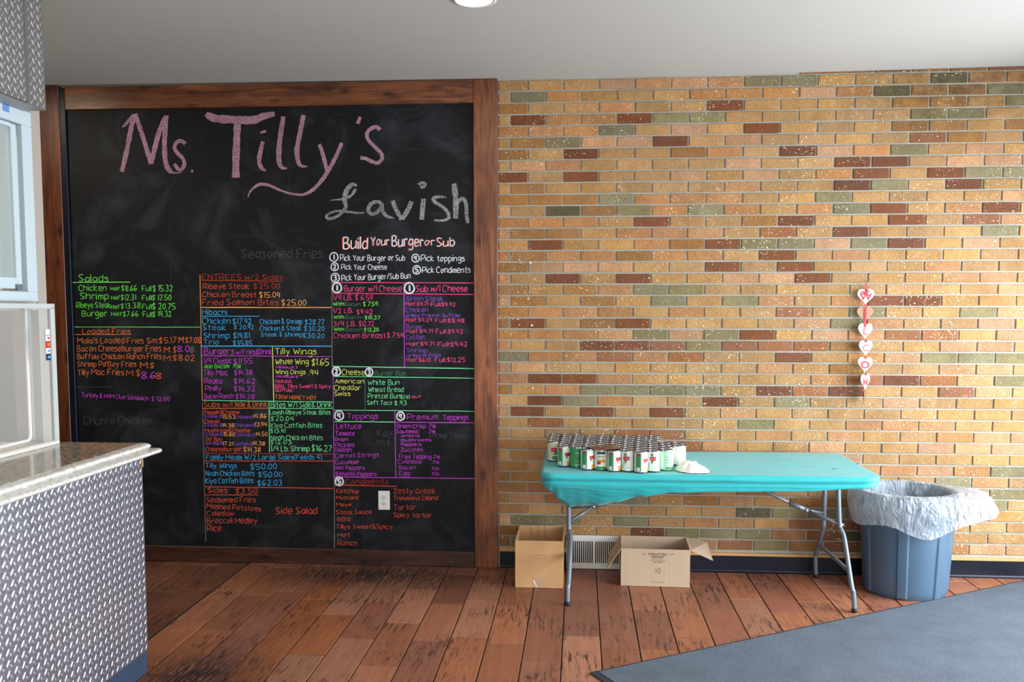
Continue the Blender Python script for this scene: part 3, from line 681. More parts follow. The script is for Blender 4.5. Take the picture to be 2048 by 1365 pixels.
TXT = r"""A|Salads|70|130|297|52|g
A|Chicken|68|203|283|46|g
A|Half|318|200|388|28|g
A|$8.66|403|203|520|42|g
A|Full|562|205|632|40|g
A|$ 15.32|648|205|800|48|g
A|Shrimp|80|268|300|50|g
A|Half|323|270|388|28|g
A|$12.31|398|275|512|44|g
A|Full|565|275|635|40|g
A|$ 17.50|643|277|788|44|g
A|Ribeye Steak|50|335|315|42|g
A|Half|320|342|388|28|g
A|$13.38|398|338|550|40|g
A|Full|565|345|638|40|g
A|$ 20.75|645|348|820|46|g
A|Burger|95|402|290|44|g
A|Half|322|398|405|30|g
A|$7.66|415|402|532|42|g
A|Full|568|405|638|40|g
A|$ 14.32|645|405|790|44|g
A|Loaded Fries|98|540|470|42|o
A|Malia's Loaded Fries|58|612|572|44|o
A|Sm:$5.17|600|612|830|44|o
A|M:$7.08|850|610|1018|46|o
A|Bacon Cheeseburger Fries|55|675|710|44|o
A|M: $|735|682|832|44|o
A|8.0|840|682|930|50|m
A|8|938|682|968|44|G
A|Buffalo Chicken Ranch Fries|55|735|712|42|o
A|M:$8.02|733|748|972|44|o
A|Shrimp Po'Boy Fries|58|795|515|42|o
A|M:$|548|805|660|46|o
A|Tilly Mac Fries|58|860|418|46|o
A|M:$|442|868|548|46|o
A|8.6|560|888|665|56|m
A|8|672|888|712|46|o
B|ENTREES w/2 Sides|48|102|860|56|R
B|Ribeye Steak|58|192|522|52|r
B|$25.00|570|190|832|54|R
B|Chicken Breast|50|275|592|52|r
B|$15.09|625|280|832|54|O
B|Fried Salmon Bites|45|355|818|55|r
B|$25.00|852|360|1098|58|O
B|Hibachi|52|455|295|55|b
B|Chicken|50|545|330|58|b
B|$17.92|358|548|545|58|b
B|Chicken & Shrimp|632|548|1060|50|b
B|$28.77|1090|552|1282|52|b
B|Steak|55|610|285|52|b
B|$ 20.92|370|600|570|40|b
B|Chicken & Steak|635|615|1050|46|b
B|$30.20|1078|618|1282|48|b
B|Shrimp|62|690|325|55|b
B|$19.81|362|692|525|55|b
B|Steak & Shrimp|642|675|1060|40|b
B|$30.20|1066|688|1282|46|b
B|Trio|62|755|215|50|b
B|$35.85|360|765|552|52|b
B|Burgers|70|852|368|60|m
B|w/|395|855|445|40|m
B|Fries&Drink|462|855|752|52|m
B|Tilly Wings|785|855|1200|60|y
B|1/4 Classic|68|945|345|52|m
B|$11.55|368|950|552|56|m
B|ADD BACON|70|995|318|34|g
B|.93¢|355|992|440|38|g
B|Tilly Mac|62|1065|305|52|m
B|$14.38|372|1062|555|50|m
B|Rodeo|70|1150|250|55|m
B|$14.62|370|1150|580|52|m
B|Philly|78|1225|240|52|m
B|$14.32|368|1230|582|54|m
B|Bacon Ranch|72|1300|360|46|m
B|$14.38|385|1305|578|52|m
B|Whole Wing|790|955|1120|55|y
B|$1.65|1155|965|1325|66|y
B|Minimum 3|795|998|1012|26|m
B|Wing Dings|790|1055|1090|44|y
B|.94|1125|1062|1222|50|y
B|Minimum 6|795|1092|1015|24|m
B|Naked.|790|1145|952|36|p
B|BBQ, Tillys Sweet & Spicy|785|1195|1345|36|p
B|Buffalo.|788|1235|962|36|p
B|TIKN' HONEY HOT|785|1302|1200|40|o|1322
C|Subs w/|62|112|300|48|r
C|1 side & Drink|310|108|635|45|o
C|Bites W/1 Side& Drink|668|115|1225|48|t
C|Pepper&Cheese|62|175|380|32|r
C|Steak:$|62|210|225|26|u
C|15.53|230|218|342|34|O
C|Chicken:$|345|215|505|26|u
C|14.86|512|212|628|38|O
C|Classic|62|258|205|32|r
C|Steak:$|62|292|225|28|u
C|14.38|228|295|332|34|O
C|Chicken:$|335|290|522|28|u
C|13.94|525|288|632|36|O
C|Mushroom&Cheese|68|342|480|36|r
C|Steak:$|72|375|232|28|u
C|15.80|238|378|335|32|O
C|Chicken:$|345|378|525|28|u
C|14.50|530|375|635|34|O
C|Po' Boy|78|425|225|38|r
C|Shrimp:$|75|455|232|26|u
C|17.21|235|460|322|32|O
C|Catfish:$|330|462|498|28|u
C|14.38|502|460|615|34|O
C|Cheeseburger|75|515|400|40|r
C|$14.38|420|520|575|42|O
C|Lavish Ribeye Steak Bites|658|180|1210|40|t
C|$20.04|668|238|875|44|t
C|Kiya Catfish Bites|668|300|1132|42|t
C|$13.91|665|348|798|38|t
C|Noah Chicken Bites|668|412|1138|44|t
C|$12.03|665|450|855|34|t
C|1/4 Lb. Shrimp|670|515|1020|50|t
C|$16.27|1042|515|1222|55|t
C|Family Meals W/2 Large Sides(Feeds 4)|78|590|1130|44|b
C|Tilly Wings|72|665|355|44|b
C|$50.00|482|678|720|50|b
C|Noah Chicken Bites|75|738|515|44|b
C|$50.00|555|750|770|48|b
C|Kiya Catfish Bites|75|805|505|46|b
C|$62.03|545|828|770|50|b
C|Sides|95|892|270|42|r
C|$3.50|345|900|545|46|r
C|Seasoned Fries|85|978|525|46|r
C|Mashed Potatoes|85|1035|578|44|r|1060
C|Coleslaw|85|1100|332|44|r
C|Broccoli Medley|88|1170|540|48|r
C|Rice|88|1240|215|50|r
C|Side Salad|715|1085|1088|60|r
D|Pick Your Burger or Sub|125|300|755|54|w
D|Pick Your Cheese|135|388|578|50|w
D|Pick Your Burger/Sub Bun|138|495|805|54|w|472
D|Pick toppings|912|305|1335|56|w
D|Pick Condiments|925|418|1390|56|w
D|Burger w/1 Cheese|162|600|725|56|p
D|Sub w/1 Cheese|865|602|1365|60|p
D|1/4 LB.|60|685|240|50|p
D|$ 6.59|272|685|440|50|p
D|With|58|738|158|34|l
D|Bacon|165|740|320|32|e
D|$ 7.54|350|742|490|40|l
D|1/2 LB.|58|810|245|45|p
D|$9.42|285|822|438|46|p
D|With|62|865|158|30|l
D|Bacon|180|868|345|32|e
D|$10.37|365|873|512|36|l
D|3/4 LB.|62|938|275|46|p
D|$12.72|308|940|452|48|p
D|With|65|985|158|30|l
D|Bacon|175|988|340|34|e
D|$13.20|358|990|497|36|l
D|Chicken Breast|62|1053|565|48|p
D|$ 7.54|582|1050|742|48|p
D|Sirloin Steak|768|693|1125|46|u
D|Half:$4.71|762|738|980|34|p
D|Full:$9.42|1010|745|1248|38|p
D|Chicken|765|800|978|44|u
D|grilled, Fried or Buffalo|765|850|1292|32|u
D|Half:$4.24|765|895|1018|36|p
D|Full:$8.48|1050|903|1335|38|p
D|Burger|770|962|930|40|u
D|Half:$4.71|770|1005|1025|36|p
D|Full:$9.42|1058|1010|1320|40|p
D|Catfish|768|1067|942|40|u
D|Half:$4.71|770|1130|1040|38|p
D|Full:$9.42|1075|1135|1362|42|p
D|Shrimp|775|1195|975|42|u
D|grilled or Fried|780|1238|1098|30|u
D|Half:$6.13|770|1285|1003|34|p
D|Full:$12.25|1048|1288|1340|42|p
E|Cheese|175|122|438|64|y
E|Burger Bun|565|132|925|62|e
E|American|92|220|430|50|y
E|Cheddar|80|300|395|56|y
E|Swiss|82|368|268|52|y
E|White Bun|480|238|852|58|t
E|Wheat Bread|485|322|900|56|t
E|Pretzel Bun|482|398|858|54|t
E|$1.41|866|405|972|46|t
E|-OUT|985|395|1110|26|p
E|Soft Taco|472|475|765|50|t
E|$.93|795|480|940|50|t
E|Toppings|235|640|595|62|m
E|Premium|948|650|1305|62|m
E|Toppings|1370|652|1668|58|m
E|Lettuce|105|758|400|60|m
E|Tomato|95|840|320|52|m
E|Onion|88|905|242|42|m
E|Pickles|92|975|320|50|m
E|Relish|92|1035|285|48|m
E|Carrot Strings|92|1105|605|48|m|1088
E|Cucumber|92|1178|380|48|m
E|Hot Peppers|100|1245|440|44|m
E|BANANA Peppers|100|1318|582|44|m
E|Onion Crisp|822|750|1165|46|m
E|.71¢|1195|748|1285|42|m
E|Sauteed:|820|812|1075|42|m
E|.71¢|1195|808|1280|36|m
E|onions|878|860|1088|36|m
E|mushrooms|875|910|1228|34|m
E|Peppers|875|962|1110|36|m
E|Zucchini|872|1030|1130|44|m
E|Fries Topping|848|1115|1228|50|m
E|.71¢|1245|1112|1332|40|m
E|Coleslaw|838|1172|1115|46|m
E|.71¢|1240|1175|1325|34|m
E|Bacon|850|1240|1040|44|m
E|.93¢|1235|1248|1325|34|m
E|Egg|850|1315|972|52|m
E|.93¢|1235|1312|1325|36|m
E|Kay|590|840|770|70|d
E|Shrimp Tacos|1200|865|1650|60|d
E|1/4 lb.|590|950|765|60|d
F|Condiments|248|200|825|70|R
F|Ketchup|125|320|430|56|r
F|Mustard|122|405|420|50|r
F|Mayo|122|498|325|46|r
F|Steak Sauce|122|610|600|55|r|602
F|BBQ|132|700|315|46|r
F|Tillys Sweet&Spicy|120|805|885|55|r
F|Hot|140|915|305|55|r
F|Ranch|138|1035|400|62|r
F|Zesty Greek|905|325|1470|68|r
F|Thousand Island|900|415|1505|58|r
F|Tartar|905|545|1205|66|r
F|Spicy tartar|908|650|1422|60|r
B|Seasoned Fries|450|-120|1260|90|d
A|Churro Chicken|110|1245|640|60|d
A|Turkey & HAM Club Sandwich|90|1030|610|32|m|1058
A|$ 12.00|635|1062|778|34|m""".split('\n')
for t in TXT:
    q = t.split('|'); write(q[0], q[1], float(q[2]), float(q[3]), float(q[4]), float(q[5]), q[6], float(q[7]) if len(q) > 7 else None)
for s, x0, y, x1, cap in (('Build', 155, 183, 388, 112), ('Your', 425, 152, 605, 82), ('Burger', 632, 160, 935, 98), ('or', 950, 150, 1045, 72), ('Sub', 1068, 158, 1238, 84)):
    write('D', s, x0-7, y+4, x1-7, cap, 'r', bold=.85); write('D', s, x0, y, x1, cap, 'w', bold=.8, dy=.0003)
for a in (('D', 62, 265, 40, '1'), ('D', 70, 360, 36, '2'), ('D', 75, 467, 40, '3'), ('D', 858, 275, 36, '4'), ('D', 870, 390, 38, '5'), ('D', 92, 565, 44, '1', 3), ('D', 797, 568, 48, '1', 3),
          ('E', 105, 80, 48, '2', 2.8), ('E', 493, 88, 44, '3', 2.8), ('E', 137, 602, 52, '4', 2.8), ('E', 867, 610, 46, '4', 2.8), ('F', 160, 160, 54, '5', 3)): circ(*a)
for a in (('A', 15, 138, 470, 134, 'l'), ('A', 15, 485, 1015, 487, 'g'), ('A', 15, 545, 480, 543, 'o'), ('A', 45, 955, 325, 952, 'd'), ('B', 30, 105, 860, 118, 'R'), ('B', 30, 380, 1350, 382, 'O', 2),
          ('B', 35, 470, 625, 470, 'b'), ('B', 30, 772, 1355, 772, 'b', 2), ('B', 40, 868, 1350, 878, 'm'), ('B', 758, 775, 770, 1325, 'y', 1.7), ('B', 48, 1320, 1365, 1338, 't', 1.7),
          ('C', 45, 125, 640, 122, 'o'), ('C', 640, 125, 1235, 125, 't'), ('C', 650, 60, 655, 525, 't', 1.8), ('C', 55, 535, 1235, 540, 'R'), ('C', 55, 603, 1235, 605, 'r'), ('C', 60, 838, 1235, 853, 'r', 1.7),
          ('C', 65, 912, 555, 912, 'r'), ('D', 40, 513, 1425, 518, 'p', 1.8), ('D', 45, 618, 1425, 630, 'p', 1.8), ('D', 745, 520, 750, 1340, 'm', 1.8), ('D', 45, 1332, 1430, 1353, 't', 1.8),
          ('E', 60, 138, 1745, 160, 't'), ('E', 445, 140, 445, 530, 'e'), ('E', 75, 538, 1745, 553, 't'), ('E', 85, 675, 800, 680, 't', 1.8), ('E', 800, 682, 1745, 690, 'm', 1.8),
          ('E', 800, 550, 810, 1345, 'm', 1.8), ('E', 80, 1332, 1745, 1352, 'm', 1.8), ('F', 105, 210, 945, 228, 'r', 1.8), ('B', 25, 50, 48, 1320, 'O', 1.3), ('C', 45, 65, 75, 1340, 'G', 1.2),
          ('D', 42, 510, 45, 1340, 'G', 1.4), ('E', 65, 50, 78, 1340, 'm', 1.4), ('F', 95, 90, 95, 1075, 'G', 1.5)): rule(*a)
BIG = [('G', 'k', [([(430, 545), (465, 400), (500, 220), (525, 110)], 36), ([(435, 205), (455, 190), (480, 160), (520, 115)], [14, 18, 24, 30]), ([(530, 105), (560, 190), (600, 310), (652, 485)], 34), ([(652, 485), (680, 370), (715, 240), (765, 125)], 36),
        ([(768, 118), (755, 300), (758, 440), (775, 510), (805, 548)], 38), ([(795, 548), (840, 553), (890, 549)], [16, 12, 6])]),
       ('G', 'k', [([(912, 335), (885, 312), (850, 320), (830, 360), (850, 400), (890, 440), (905, 480), (890, 520), (860, 525), (828, 485)], 29), ([(956, 538), (972, 543)], 22)]),
       ('G', 'k', [([(1068, 105), (1100, 125), (1150, 142), (1300, 150), (1430, 152), (1500, 125), (1590, 105)], [40, 52, 60, 58, 60, 54, 34]), ([(1308, 165), (1302, 300), (1296, 450), (1295, 590)], 54)]),
       ('G', 'k', [([(1500, 315), (1480, 400), (1472, 470), (1490, 515), (1522, 538)], [30, 32, 34, 30, 14]), ([(1482, 250), (1522, 236)], 20)]),
       ('H', 'k', [([(102, 125), (82, 250), (68, 380), (70, 470), (90, 512), (130, 520)], [34, 38, 38, 38, 30, 10])]),
       ('H', 'k', [([(254, 115), (230, 240), (205, 370), (210, 450), (232, 498), (285, 506)], [34, 36, 38, 36, 26, 8])]),
       ('H', 'k', [([(375, 335), (400, 410), (435, 545)], 29), ([(545, 325), (500, 430), (440, 540), (380, 625), (320, 685), (250, 718), (170, 712), (90, 690), (0, 650), (-35, 642), (-75, 640), (-115, 660), (-150, 695), (-168, 740)], [26, 30, 30, 30, 26, 20, 16, 18, 22, 24, 24, 20, 14, 8])]),
       ('H', 'k', [([(683, 128), (675, 155), (664, 180)], 27)]),
       ('H', 'k', [([(835, 228), (810, 206), (775, 212), (742, 240), (735, 280), (760, 322), (810, 370), (845, 410), (848, 450), (815, 478), (770, 466), (725, 445), (685, 440)], 28)]),
       ('H', 'a', [([(655, 655), (635, 640), (605, 655), (575, 700), (565, 760), (575, 810), (540, 860), (490, 892), (440, 900), (428, 880), (460, 856), (520, 842), (600, 850), (660, 858), (715, 855)], [18, 26, 34, 36, 36, 30, 22, 24, 26, 20, 16, 18, 20, 14, 8]), ([(460, 762), (510, 756), (560, 750), (615, 725), (650, 675)], [6, 12, 18, 22, 20])]),
       ('H', 'a', [([(850, 790), (815, 772), (770, 785), (745, 825), (760, 862), (800, 860), (840, 820), (852, 788), (850, 830), (870, 868), (900, 888), (942, 896)], [26, 28, 28, 28, 28, 26, 28, 24, 28, 28, 22, 8])]),
       ('H', 'a', [([(930, 765), (955, 830), (1000, 908)], 32), ([(1000, 905), (1040, 845), (1075, 770)], 36)]),
       ('H', 'a', [([(1165, 750), (1158, 820), (1150, 908)], 36), ([(1125, 645), (1150, 628), (1178, 638), (1165, 660), (1140, 660)], 22)]),
       ('H', 'a', [([(1335, 740), (1285, 735), (1240, 745), (1250, 775), (1300, 805), (1345, 850), (1355, 895), (1310, 915), (1245, 912)], [10, 22, 26, 26, 26, 26, 26, 20, 14])]),
       ('H', 'a', [([(1395, 635), (1408, 760), (1408, 900)], 40), ([(1412, 800), (1440, 758), (1470, 752), (1488, 800), (1490, 870), (1502, 938)], [20, 26, 28, 30, 30, 24])])]
for cr, col, strokes in BIG:
    ox, oy, sc = CR[cr]; mb = MB()
    for pts, w in strokes:
        ws = w if isinstance(w, list) else [w]*len(pts)
        p3 = [(x, y, q) for (x, y), q in zip(pts, ws)]
        sm = []; P_ = [p3[0]]+p3+[p3[-1]]
        for i in range(1, len(P_)-2):
            for k in range(6):
                t = k/6; a, b_, c, d = P_[i-1], P_[i], P_[i+1], P_[i+2]
                sm.append(tuple(.5*((2*b_[j])+(-a[j]+c[j])*t+(2*a[j]-5*b_[j]+4*c[j]-d[j])*t*t+(-a[j]+3*b_[j]-3*c[j]+d[j])*t**3) for j in range(3)))
        sm.append(p3[-1]); random.seed(len(mb.v)+int(sm[0][0]))
        st = random.getstate(); ribbon(mb, [(ox+p[0]/sc, oy+p[1]/sc) for p in sm], [max(1, p[2]/sc) for p in sm], YI-.0001*len(mb.f)*.02)
    loc(board, mb).build('chalk_letter', CH[col], board)

# ---- outlet
p = W(757, 982, -.016); q = W(779, 1021, -.016)
out_ = empty('power_outlet', ((p.x+q.x)/2, YB, (p.z+q.z)/2), 'white duplex power outlet set low in the chalkboard', 'outlet')
w2, h2 = .036, .059
MB().box(-w2, -.006, -h2, w2, -.0008, h2, b=.002).build('cover_plate', M['white'], out_)
for s in (-1, 1):
    mb = MB(); pts = [(.0165*math.cos(a*math.pi/8), s*.0195+.014*math.sin(a*math.pi/8)) for a in range(16)]
    mb.prism(pts, 1, -.0078, -.006); o = mb.build('receptacle', M['whiteenamel'], out_)
    mb = MB(); mb.box(-.0075, -.0082, s*.0195-.001, -.0055, -.0078, s*.0195+.008); mb.box(.0055, -.0082, s*.0195-.001, .0075, -.0078, s*.0195+.007)
    mb.lathe([(.0028, 0), (.0028, .0003)], 8, (0, 0, 0), capt=True); mb.v[-16:] = [(v[0], -.0079-v[2], s*.0195-.007+v[1]) for v in mb.v[-16:]]
    mb.build('outlet_slot', M['dark'], o)

# ------------------------------------------------------------------ hanging heart sign
hs = empty('heart_sign', (1.985, -.03, 1.70), 'red ribbon hanging on the bricks with seven small wooden hearts spelling a welcome', 'sign')
def heart_poly(w, h, n=28):
    pts = []
    for k in range(n):
        t = 2*math.pi*k/n+math.pi/2*0
        x = 16*math.sin(t)**3; z = 13*math.cos(t)-5*math.cos(2*t)-2*math.cos(3*t)-math.cos(4*t)
        pts.append((x/32*w, (z+2.5)/29*h))
    return pts
def textmesh(s, size, depth=.0006):
    c = bpy.data.curves.new('t', 'FONT'); c.body = s; c.size = size; c.align_x = 'CENTER'; c.align_y = 'CENTER'; c.resolution_u = 3; c.offset = size*.018; c.extrude = depth/2
    o = bpy.data.objects.new('t', c); C.objects.link(o); dg = bpy.context.evaluated_depsgraph_get(); dg.update()
    me = bpy.data.meshes.new_from_object(o.evaluated_get(dg)); vs = [v.co.copy() for v in me.vertices]; fs = [tuple(p.vertices) for p in me.polygons]
    bpy.data.objects.remove(o); bpy.data.curves.remove(c); bpy.data.meshes.remove(me); return vs, fs
HS = [(1731.6, 594.5, 33, 33, 'W', -8), (1730, 630, 31.5, 31, '', 172), (1730.3, 663.3, 30, 33, 'L', 6), (1731, 697, 29.5, 32, 'C', 14), (1730.3, 730.5, 28, 33, 'O', -12), (1730, 765, 23.5, 34, 'M', 34), (1728, 797, 6, 29, '', 80)]
prevz = None
for u, v, w, h, ch, rot in HS:
    yy = -.035-.012*(HS.index((u, v, w, h, ch, rot)) > 2); c = W(u, v, yy); sc = abs(W(u+1, v, yy).x-c.x)
    hw = w*sc/max(.4, abs(math.cos(math.radians(rot)))); hw = min(hw, .094); hh = h*sc
    mb = MB(); mb.prism(heart_poly(hw, hh*1.02), 1, -.002, .002)
    o = mb.build('heart', [M['heartwhite'], M['hearttan']], hs)
    for p in o.data.polygons: p.material_index = 0 if p.center.y < -.0015 else 1
    o.location = (c.x-hs.location.x, c.y-hs.location.y, c.z-hs.location.z); o.rotation_euler = (0, 0, math.radians(rot))
    if not ch: o['label'] = 'heart turned, showing its raw brown back' if w > 10 else 'lowest heart, turned edge-on'
    lt = ch or 'E'
    vs, fs = textmesh(lt, hh*.62)
    vs = [(a.x*1.05, -a.z-.0028, a.y-.001) for a in vs]
    obj('heart_letter', vs, fs, M['rose'], o)
mb = MB(); hx = W(1731, 600, -.03)
def rb(u0, v0, u1, v1, yb, w=.0085):
    a = W(u0, v0, yb); b_ = W(u1, v1, yb); l = hs.location
    mb.box(min(a.x, b_.x)-w/2-l.x, yb-l.y-.0005, b_.z-l.z, max(a.x, b_.x)+w/2-l.x, yb-l.y+.0005, a.z-l.z)
rb(1732, 567, 1732, 584, -.03, .010); rb(1731, 609, 1731, 655, -.04); rb(1731, 678, 1731, 684, -.03); rb(1731, 711, 1731, 717, -.03); rb(1731, 745, 1731, 750, -.03); rb(1727, 780, 1729, 792, -.03)
mb.build('ribbon', M['red'], hs)
mb = MB(); c = W(1731.5, 586, -.041); l = hs.location; cx0 = (c.x-l.x, c.y-l.y, c.z-l.z)
def bow(pts): mb.tube([(cx0[0]+a, cx0[1], cx0[2]+b_) for a, b_ in pts], .0022, 6)
bow([(0, 0), (-.012, .008), (-.022, .006), (-.02, -.001), (0, 0)]); bow([(0, 0), (.012, .012), (.02, .010), (.016, .002), (0, 0)]); bow([(0, 0), (-.010, -.010), (-.024, -.011)]); bow([(0, 0), (.012, -.010), (.028, -.021)])
mb.build('ribbon_bow', M['red'], hs)
tag(MB().tube([(1.986, .004, 1.742), (1.986, -.032, 1.744)], .0022, 8).build('wall_nail', M['steel'], None), 'small nail in the brick wall holding the ribbon of hearts', 'nail')

# ------------------------------------------------------------------ floor mat
a = F(1179, 1348.5); d = (F(2048, 1163)-a); d.z = 0; L = d.length; e1 = d.normalized(); e2 = Vector((e1.y, -e1.x, 0))
mt_ = empty('floor_mat', a, 'large blue grey ribbed carpet mat with dark rubber border at lower right', 'mat', rz=math.atan2(e1.y, e1.x))
ML, MWD = 3.0, 1.85
MB().box(.035, -MWD+.035, .001, ML-.035, -.016, .010, b=.002).build('carpet', M['mat'], mt_)
mb = MB()
mb.prism([(0, .0008), (.006, .006), (.035, .007), (.035, .0008)], 1, -MWD, 0); mb.prism([(ML, .0008), (ML, .003), (ML-.006, .006), (ML-.035, .007), (ML-.035, .0008)], 1, -MWD, 0)
mb.box(.035, -.016, .0008, ML-.035, 0, .006); mb.box(.035, -MWD, .0008, ML-.035, -MWD+.035, .006)
mb.build('mat_border', M['matedge'], mt_)

# ------------------------------------------------------------------ service counter at left
cx1 = -1.558; cy1 = -1.730; cy0 = -4.3
ct = empty('service_counter', (-1.62, -3.0, 0), 'service counter faced with diamond tread plate at left edge', 'counter')
loc(ct, MB().box(-1.72, cy0, .10, cx1-.006, cy1-.004, .948)).build('counter_body', M['paint'], ct)
loc(ct, MB().box(-1.72, cy0, .001, cx1-.004, cy1-.002, .10)).build('kick_board', M['kick'], ct)
sm_ = -1.888
loc(ct, MB().box(cx1-.006, cy0, .10, cx1, sm_-.001, .948, b=.0008)).build('tread_plate', M['plate'], ct)
loc(ct, MB().box(cx1-.006, sm_, .10, cx1+.0012, cy1, .948, b=.0008)).build('tread_plate', M['plate'], ct)
loc(ct, MB().box(cx1-.004, cy1-.001, .905, cx1+.0035, cy1+.005, .948)).build('edge_block', M['strip'], ct)
def lugs(mb, x, y0, y1, z0, z1, py=.0405, pz=.0370):
    Lh, Wh, h = .0190, .0050, .0032; s = 1
    ny = int((y1-y0)/py)+2; nzn = int((z1-z0)/pz)+2
    for i in range(ny*2):
        for j in range(nzn*2):
            if (i+j) % 2: continue
            y = y1-.013-i*py/2; z = z0+.016+j*pz/2
            if y-.012 < y0 or z+.014 > z1 or z-.014 < z0 or y+.012 > y1: continue
            s = 1 if i % 2 == 0 else -1
            ca, sa = math.cos(math.radians(52)), math.sin(math.radians(52))*s
            def P(a, b_, hh): return (x+hh, y+a*ca-b_*sa*1.0, z+a*sa+b_*ca)
            vs = [P(-Lh, 0, 0), P(Lh, 0, 0), P(-Lh*.45, Wh, 0), P(Lh*.45, Wh, 0), P(-Lh*.45, -Wh, 0), P(Lh*.45, -Wh, 0), P(-Lh*.4, 0, h), P(Lh*.4, 0, h)]
            mb.add(vs, [(0, 6, 2), (0, 4, 6), (2, 6, 7, 3), (6, 4, 5, 7), (3, 7, 1), (7, 5, 1)])
mb = MB(); lugs(mb, cx1-.0003, -3.9, sm_-.002, .10, .948); lugs(mb, cx1+.0009, sm_, cy1, .10, .948)
o = loc(ct, mb).build('tread_lugs', M['lug'], ct, smooth=True); o['kind'] = 'stuff'
# granite top, stepped bullnose edge
gt = empty('granite_countertop', (-1.75, -3.0, .95), 'speckled granite countertop with stepped bullnose edge, sheen painted pale, on the plated counter', 'countertop')
prof = [(-.030, .9485), (.026, .9485), (.036, .951), (.042, .957), (.043, .963), (.039, .969), (.030, .973), (.014, .9740), (.002, .9735), (-.001, .9755), (.004, .978), (.007, .983), (.006, .989), (.000, .995), (-.010, .999), (-.022, 1.0)]
vs = []; fs = []; X0, Y0, X1, Y1 = -2.033, cy0, -1.56, -1.66
for o_, z in prof: vs += [(X0, Y0, z), (X1+o_, Y0, z), (X1+o_, Y1+o_*.8, z), (X0, Y1+o_*.8, z)]
for i in range(len(prof)-1):
    for k in range(4): a = 4*i+k; b_ = 4*i+(k+1) % 4; fs.append((a, b_, b_+4, a+4))
fs.append((3, 2, 1, 0)); mbt = MB().add(vs, fs)
autosmooth(loc(gt, mbt).build('bullnose_edge', M['granite_edge'], gt), 50)
loc(gt, MB().box(X0, Y0, .990, X1-.022, Y1-.018, 1.0006)).build('counter_slab', M['granite'], gt)

# ------------------------------------------------------------------ kitchen front above the counter: wall, windows, metal soffit
kx = -2.035
yj = -1.60
mb = MB()
mb.box(kx-.12, -1.665, -.1, kx, yj, 2.955)
mb.box(kx-.12, -4.6, 2.42, kx, -1.665, 2.955); mb.box(kx-.12, YF, -.1, kx, -4.6, 2.955); mb.box(kx-.12, -4.6, -.1, kx, -1.665, .948)
mb.box(kx-.05, -4.6, 1.575, kx-.005, -1.665, 1.612)
tag(mb.build('wall_kitchen', M['paint']), 'beige kitchen partition wall between counter and soffit', 'wall', kind='structure')
tag(MB().box(-3.30, YF, .0, -3.2, -.9, 2.95).build('partition_wall', M['paint']), 'pale inner kitchen wall behind the serving windows', 'wall', kind='structure')
win = tag(MB().box(kx-.045, -4.55, 1.612, kx+.004, -1.668, 1.655, b=.003).box(kx-.045, -4.55, 2.355, kx+.004, -1.668, 2.418, b=.003)
          .box(kx-.045, -1.735, 1.655, kx+.004, -1.668, 2.355, b=.003).build('window_3', M['alu']), 'pale grey sliding serving window above the acrylic guard', 'window', kind='structure')
# sliding sash
mb = MB(); y1 = -1.752; mb.box(kx-.035, y1-.035, 1.665, kx-.012, y1, 2.35, b=.002); mb.box(kx-.035, y1-.92, 1.665, kx-.012, y1-.035, 1.712, b=.002); mb.box(kx-.035, y1-.92, 2.335, kx-.012, y1-.035, 2.352, b=.002)
mb.build('window_sash', M['alu'], win)
mb = MB(); mb.box(kx-.026, y1-.90, 1.71, kx-.022, y1-.035, 2.336); mb.build('window_pane', M['glass'], win)
MB().box(kx-.044, y1-.115, 1.66, kx-.037, y1-.095, 2.352).build('window_mullion', M['alu'], win)
MB().box(kx-.012, y1-.050, 1.66, kx+.004, y1-.022, 1.684, b=.002).build('sash_catch', M['steelpaint'], win)
MB().box(kx-.036, y1-.13, 2.215, kx-.026, y1-.075, 2.222).build('window_latch', M['alu'], win)
mb = MB()
for k in range(6): mb.box(-2.9, -2.9+k*.11, 1.4, -2.88, -2.82+k*.11, 2.4)
sf = empty('metal_soffit', (-2.0, -3.0, 2.42), 'boxed soffit clad in grey diamond tread plate below the ceiling, upper left', 'soffit')
fx = -1.93; fy = -1.725
loc(sf, MB().box(kx+.001, cy0, 2.4185, fx-.004, fy-.003, 2.945)).build('soffit_box', M['paint'], sf)
ss = -1.851
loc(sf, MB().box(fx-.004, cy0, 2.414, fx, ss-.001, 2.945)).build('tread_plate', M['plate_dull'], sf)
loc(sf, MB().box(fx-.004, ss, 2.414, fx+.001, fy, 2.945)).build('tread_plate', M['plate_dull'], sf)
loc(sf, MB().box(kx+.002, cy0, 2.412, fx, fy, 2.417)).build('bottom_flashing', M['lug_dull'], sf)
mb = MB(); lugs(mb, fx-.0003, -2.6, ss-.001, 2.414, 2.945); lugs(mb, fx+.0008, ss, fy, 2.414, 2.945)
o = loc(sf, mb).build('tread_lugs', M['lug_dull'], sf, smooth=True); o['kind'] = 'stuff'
loc(sf, MB().box(kx+.0045, -1.86, 2.385, kx+.006, -1.82, 2.4115)).build('painters_tape', plain('blue painters tape', (96, 140, 200), .8), sf)

